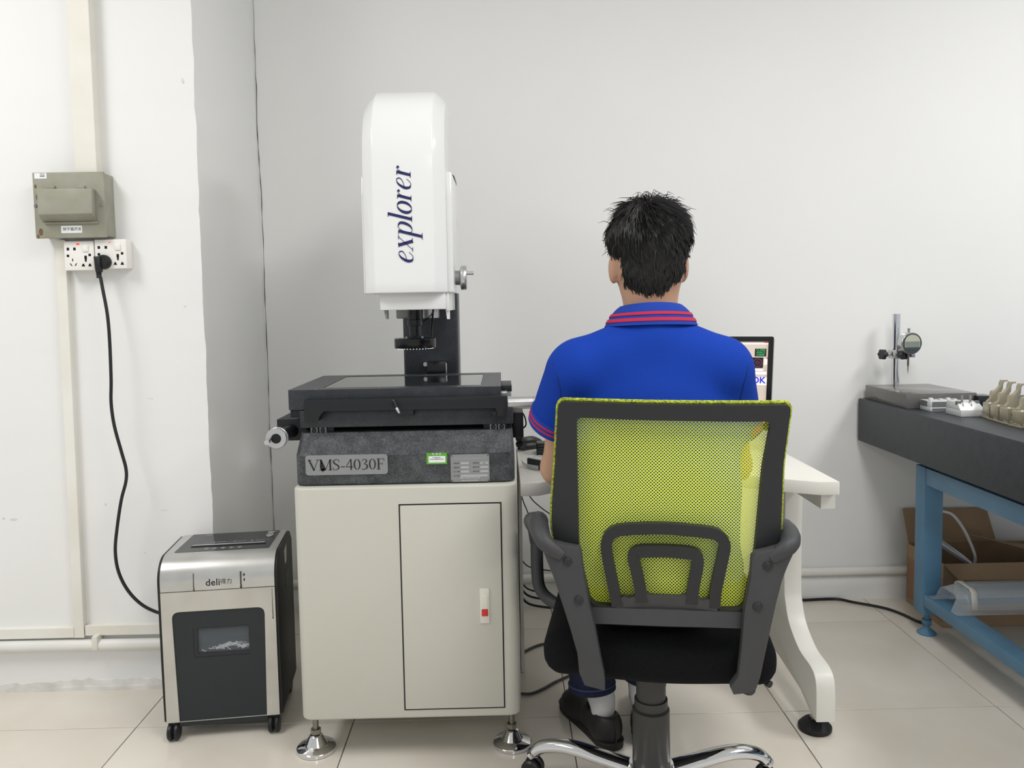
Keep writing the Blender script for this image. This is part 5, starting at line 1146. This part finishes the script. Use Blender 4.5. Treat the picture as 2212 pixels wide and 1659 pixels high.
# socks and shoes
def shoe(heel, toe):
    h, t = Vector((*heel, 0)), Vector((*toe, 0)); d = (t-h).normalized(); ang = math.atan2(d.y, d.x) - math.pi/2; Lh = (t-h).length
    M_ = Matrix.Translation(h) @ Matrix.Rotation(ang, 4, 'Z')
    outl = [(0, 0), (.024, .006), (.034, .035), (.034, .10), (.042, .18), (.044, .215), (.034, .255), (.012, .274), (-.012, .274), (-.032, .252), (-.038, .215), (-.034, .16), (-.032, .10), (-.033, .035), (-.024, .006)]
    outl = [(p[0], p[1]*Lh/.275) for p in crom(outl, 3, True)]
    P8 = np.array
    pr = [('ell', (0, .045, .045), (.033, .044, .058), .02), ('cone', (0, .05, .03), (.003, .2*Lh/.275, .028), .034, .036, .02), ('ell', (.003, .205*Lh/.275, .03), (.042, .066, .034), .03), ('cone', (0, .04, .055), (0, .11, .055), .031, .03, .02)]
    ff = field(pr)
    def sf_(P):
        D = ff(P); Y, Z = P[..., 1], P[..., 2]; inner = cone(P, (0, .052, .075), (0, .095, .080), .026, .026); inner = np.minimum(inner, cone(P, (0, .055, .04), (0, .1, .04), .026, .024))
        lim = .083 - .12*np.clip(Y-.03, 0, .05) + .12*np.clip(Y-.09, 0, .1)
        return np.maximum(np.maximum(np.maximum(D, -inner), -(Z-.018)), Z-lim)
    V, Fc = surfnet(sf_, (-.06, -.02, .0), (.06, .30, .11), .004)
    V = [tuple(M_ @ Vector(v)) for v in V]; me = bpy.data.meshes.new('shoe'); me.from_pydata(V, [], Fc.tolist()); me.update()
    o = link('shoe', me, 'shoe_black', per, 180)
    B(M_).prism([(p[0]*1.04, p[1]) for p in outl], lambda u, v, s: (u, v, s), .0006, .024, .004).build('sole', 'shoe_sole', o)
    ring = [(p[0]*1.05, p[1]+(.0 if p[1] > .1 else -.0005), .021) for p in outl]
    B(M_).tube(ring, .0016, 6, closed=True).build('welt_seam', 'shoe_black', o)
    B(M_).tube(crom([(0, -.0005, .024), (0, -.0015, .05), (0, .005, .078)], 4), .0022, 6).build('heel_seam', 'shoe_black', o)
    return M_
shoe((.272, 1.952), (.165, 2.205)); shoe((.349, 1.972), (.405, 2.232))
for an, hm in ((anL, hmL), (anR, hmR)):
    a = (.2475, 2.010) if an is anL else (.3615, 2.031)
    B().tube(crom([(a[0], a[1], .032), (a[0], a[1], .075), ((a[0]+an[0])/2, (a[1]+an[1])/2, .105), ((an[0]+hm[0])/2, hm[1]-.004, .16)], 5), [.0285, .0288, .029, .0293, .0298, .0305, .0315, .0325, .0335, .0345, .0355, .0365, .0375, .0385, .0395, .04], 20).build('sock', 'sock_white', per)
# hair: a cap following the skull, then strands combed from the crown
hair = [('ell', (HX, HY-.004, 1.281), (.0845, .099, .076), .02), ('ell', (HX, HY-.024, 1.235), (.069, .074, .082), .03), ('cone', (HX-.002, HY-.036, 1.205), (HX-.003, HY-.030, 1.178), .050, .036, .03), ('ell', (HX+.006, HY-.005, 1.322), (.056, .075, .036), .02)]
hf = field(hair)
def hair_f(P):
    D = hf(P); X, Y, Z = P[..., 0], P[..., 1], P[..., 2]
    face = np.maximum(1.275 + .0*Y - Z + (Y-HY-.09)*0, 0)
    D = np.where((Y > HY+.03 + np.clip(Z-1.27, 0, 1)*1.2), np.maximum(D, 1.285-Z), D)
    D = np.where((np.abs(X-HX) > .060) & (Z < 1.238) & (Y > HY-.05), .05, D)
    return D + .0016*np.sin(X*210 + 3*np.sin(Z*60))*np.cos(Z*120 + Y*90) + .002*np.sin(Z*75 + X*38)
hr = sdf_obj('hair', hair_f, (HX-.11, HY-.14, 1.11), (HX+.11, HY+.12, 1.385), .004, 'hair_black', per)
b = B(); crown = Vector((HX-.012, HY-.045, 1.345)); me = hr.data; vv = [v.co.copy() for v in me.vertices]; nn = [v.normal.copy() for v in me.vertices]
ids = rng.choice(len(vv), 6500)
for i in ids:
    p, nr = vv[i], nn[i]
    if nr.length < .5 or p.z < 1.135: continue
    f = (p - crown); f -= nr*f.dot(nr); f = f.normalized() if f.length > .01 else Vector((random.uniform(-1, 1), random.uniform(-1, 1), 0)).normalized()
    sw = nr.cross(f)*.35; low = max(0, min(1, (1.26-p.z)/.1)); f = (f + sw*(1-low) + Vector((0, 0, -.6*low)) + Vector((random.gauss(0, .22), random.gauss(0, .22), random.gauss(0, .15)))*(1-.6*low)).normalized()
    l = (random.uniform(.022, .045) if p.z > 1.25 else random.uniform(.010, .022)); lift = .10 if p.z > 1.32 else .02
    if p.z < 1.2: lift = .03; l = random.uniform(.006, .014)
    if 1.22 < p.z < 1.31: l *= .7
    hug = 0 if p.z > 1.325 else .16
    pts = [p - nr*.001, p + f*l*.4 + nr*l*lift*.6, p + f*l*.8 + nr*l*(lift*.6-hug*.5) + Vector((0, 0, -.002)), p + f*l + nr*l*(lift*.35-hug) + Vector((0, 0, -.004))]
    b.tube(pts, [.0009, .0009, .0006, .0001], 3)
for k in range(60):                                                     # tuft standing up at the top
    a = Vector((HX + random.gauss(-.004, .022), HY - .02 + random.gauss(0, .03), 1.352 + random.uniform(-.004, .004))); q = random.uniform(-.9, 1.2); l = random.uniform(.010, .020)
    d = Vector((math.sin(q)*.8, random.uniform(-.3, .3), .75)).normalized(); e = a + d*l; g = e + Vector((math.copysign(l*.7, d.x), 0, -.35*l))
    b.tube([a, a + d*l*.5, e, g], [.0011, .001, .0008, .0002], 3)
for k in range(14):                                                     # stray ends at the sides
    s = random.choice((-1, 1, 1)); a = Vector((HX + s*random.uniform(.05, .078), HY + random.uniform(-.05, .02), random.uniform(1.29, 1.345))); l = random.uniform(.016, .03)
    b.tube([a, a + Vector((s*l*.6, 0, l*.25)), a + Vector((s*l*1.1, 0, l*.1))], [.0009, .0007, .0002], 3)
b.build('hair_strands', 'hair_strand', hr, kind='stuff', smooth=60)
# armhole seams, laid on the shirt surface
from mathutils.bvhtree import BVHTree
mat('polo_seam', (12, 40, 118), .85, var=.05)
bv = BVHTree.FromPolygons([v.co[:] for v in ps.data.vertices], [tuple(p.vertices) for p in ps.data.polygons])
for pts in (((1186, 760), (1195, 785), (1204, 815), (1210, 845), (1214, 875), (1217, 905)), ((1622, 770), (1616, 795), (1608, 825), (1601, 855), (1596, 885), (1593, 910))):
    P = []
    for px, py in pts:
        d = (at(px, py, Y=2.0) - Vector((0, 0, CAMH))).normalized(); h = bv.ray_cast(Vector((0, 0, CAMH)), d)[0]
        if h is not None: P.append(h - d*.0004)
    if len(P) > 2: B().tube(crom(P, 5), .0011, 5).build('armhole_seam', 'polo_seam', ps)
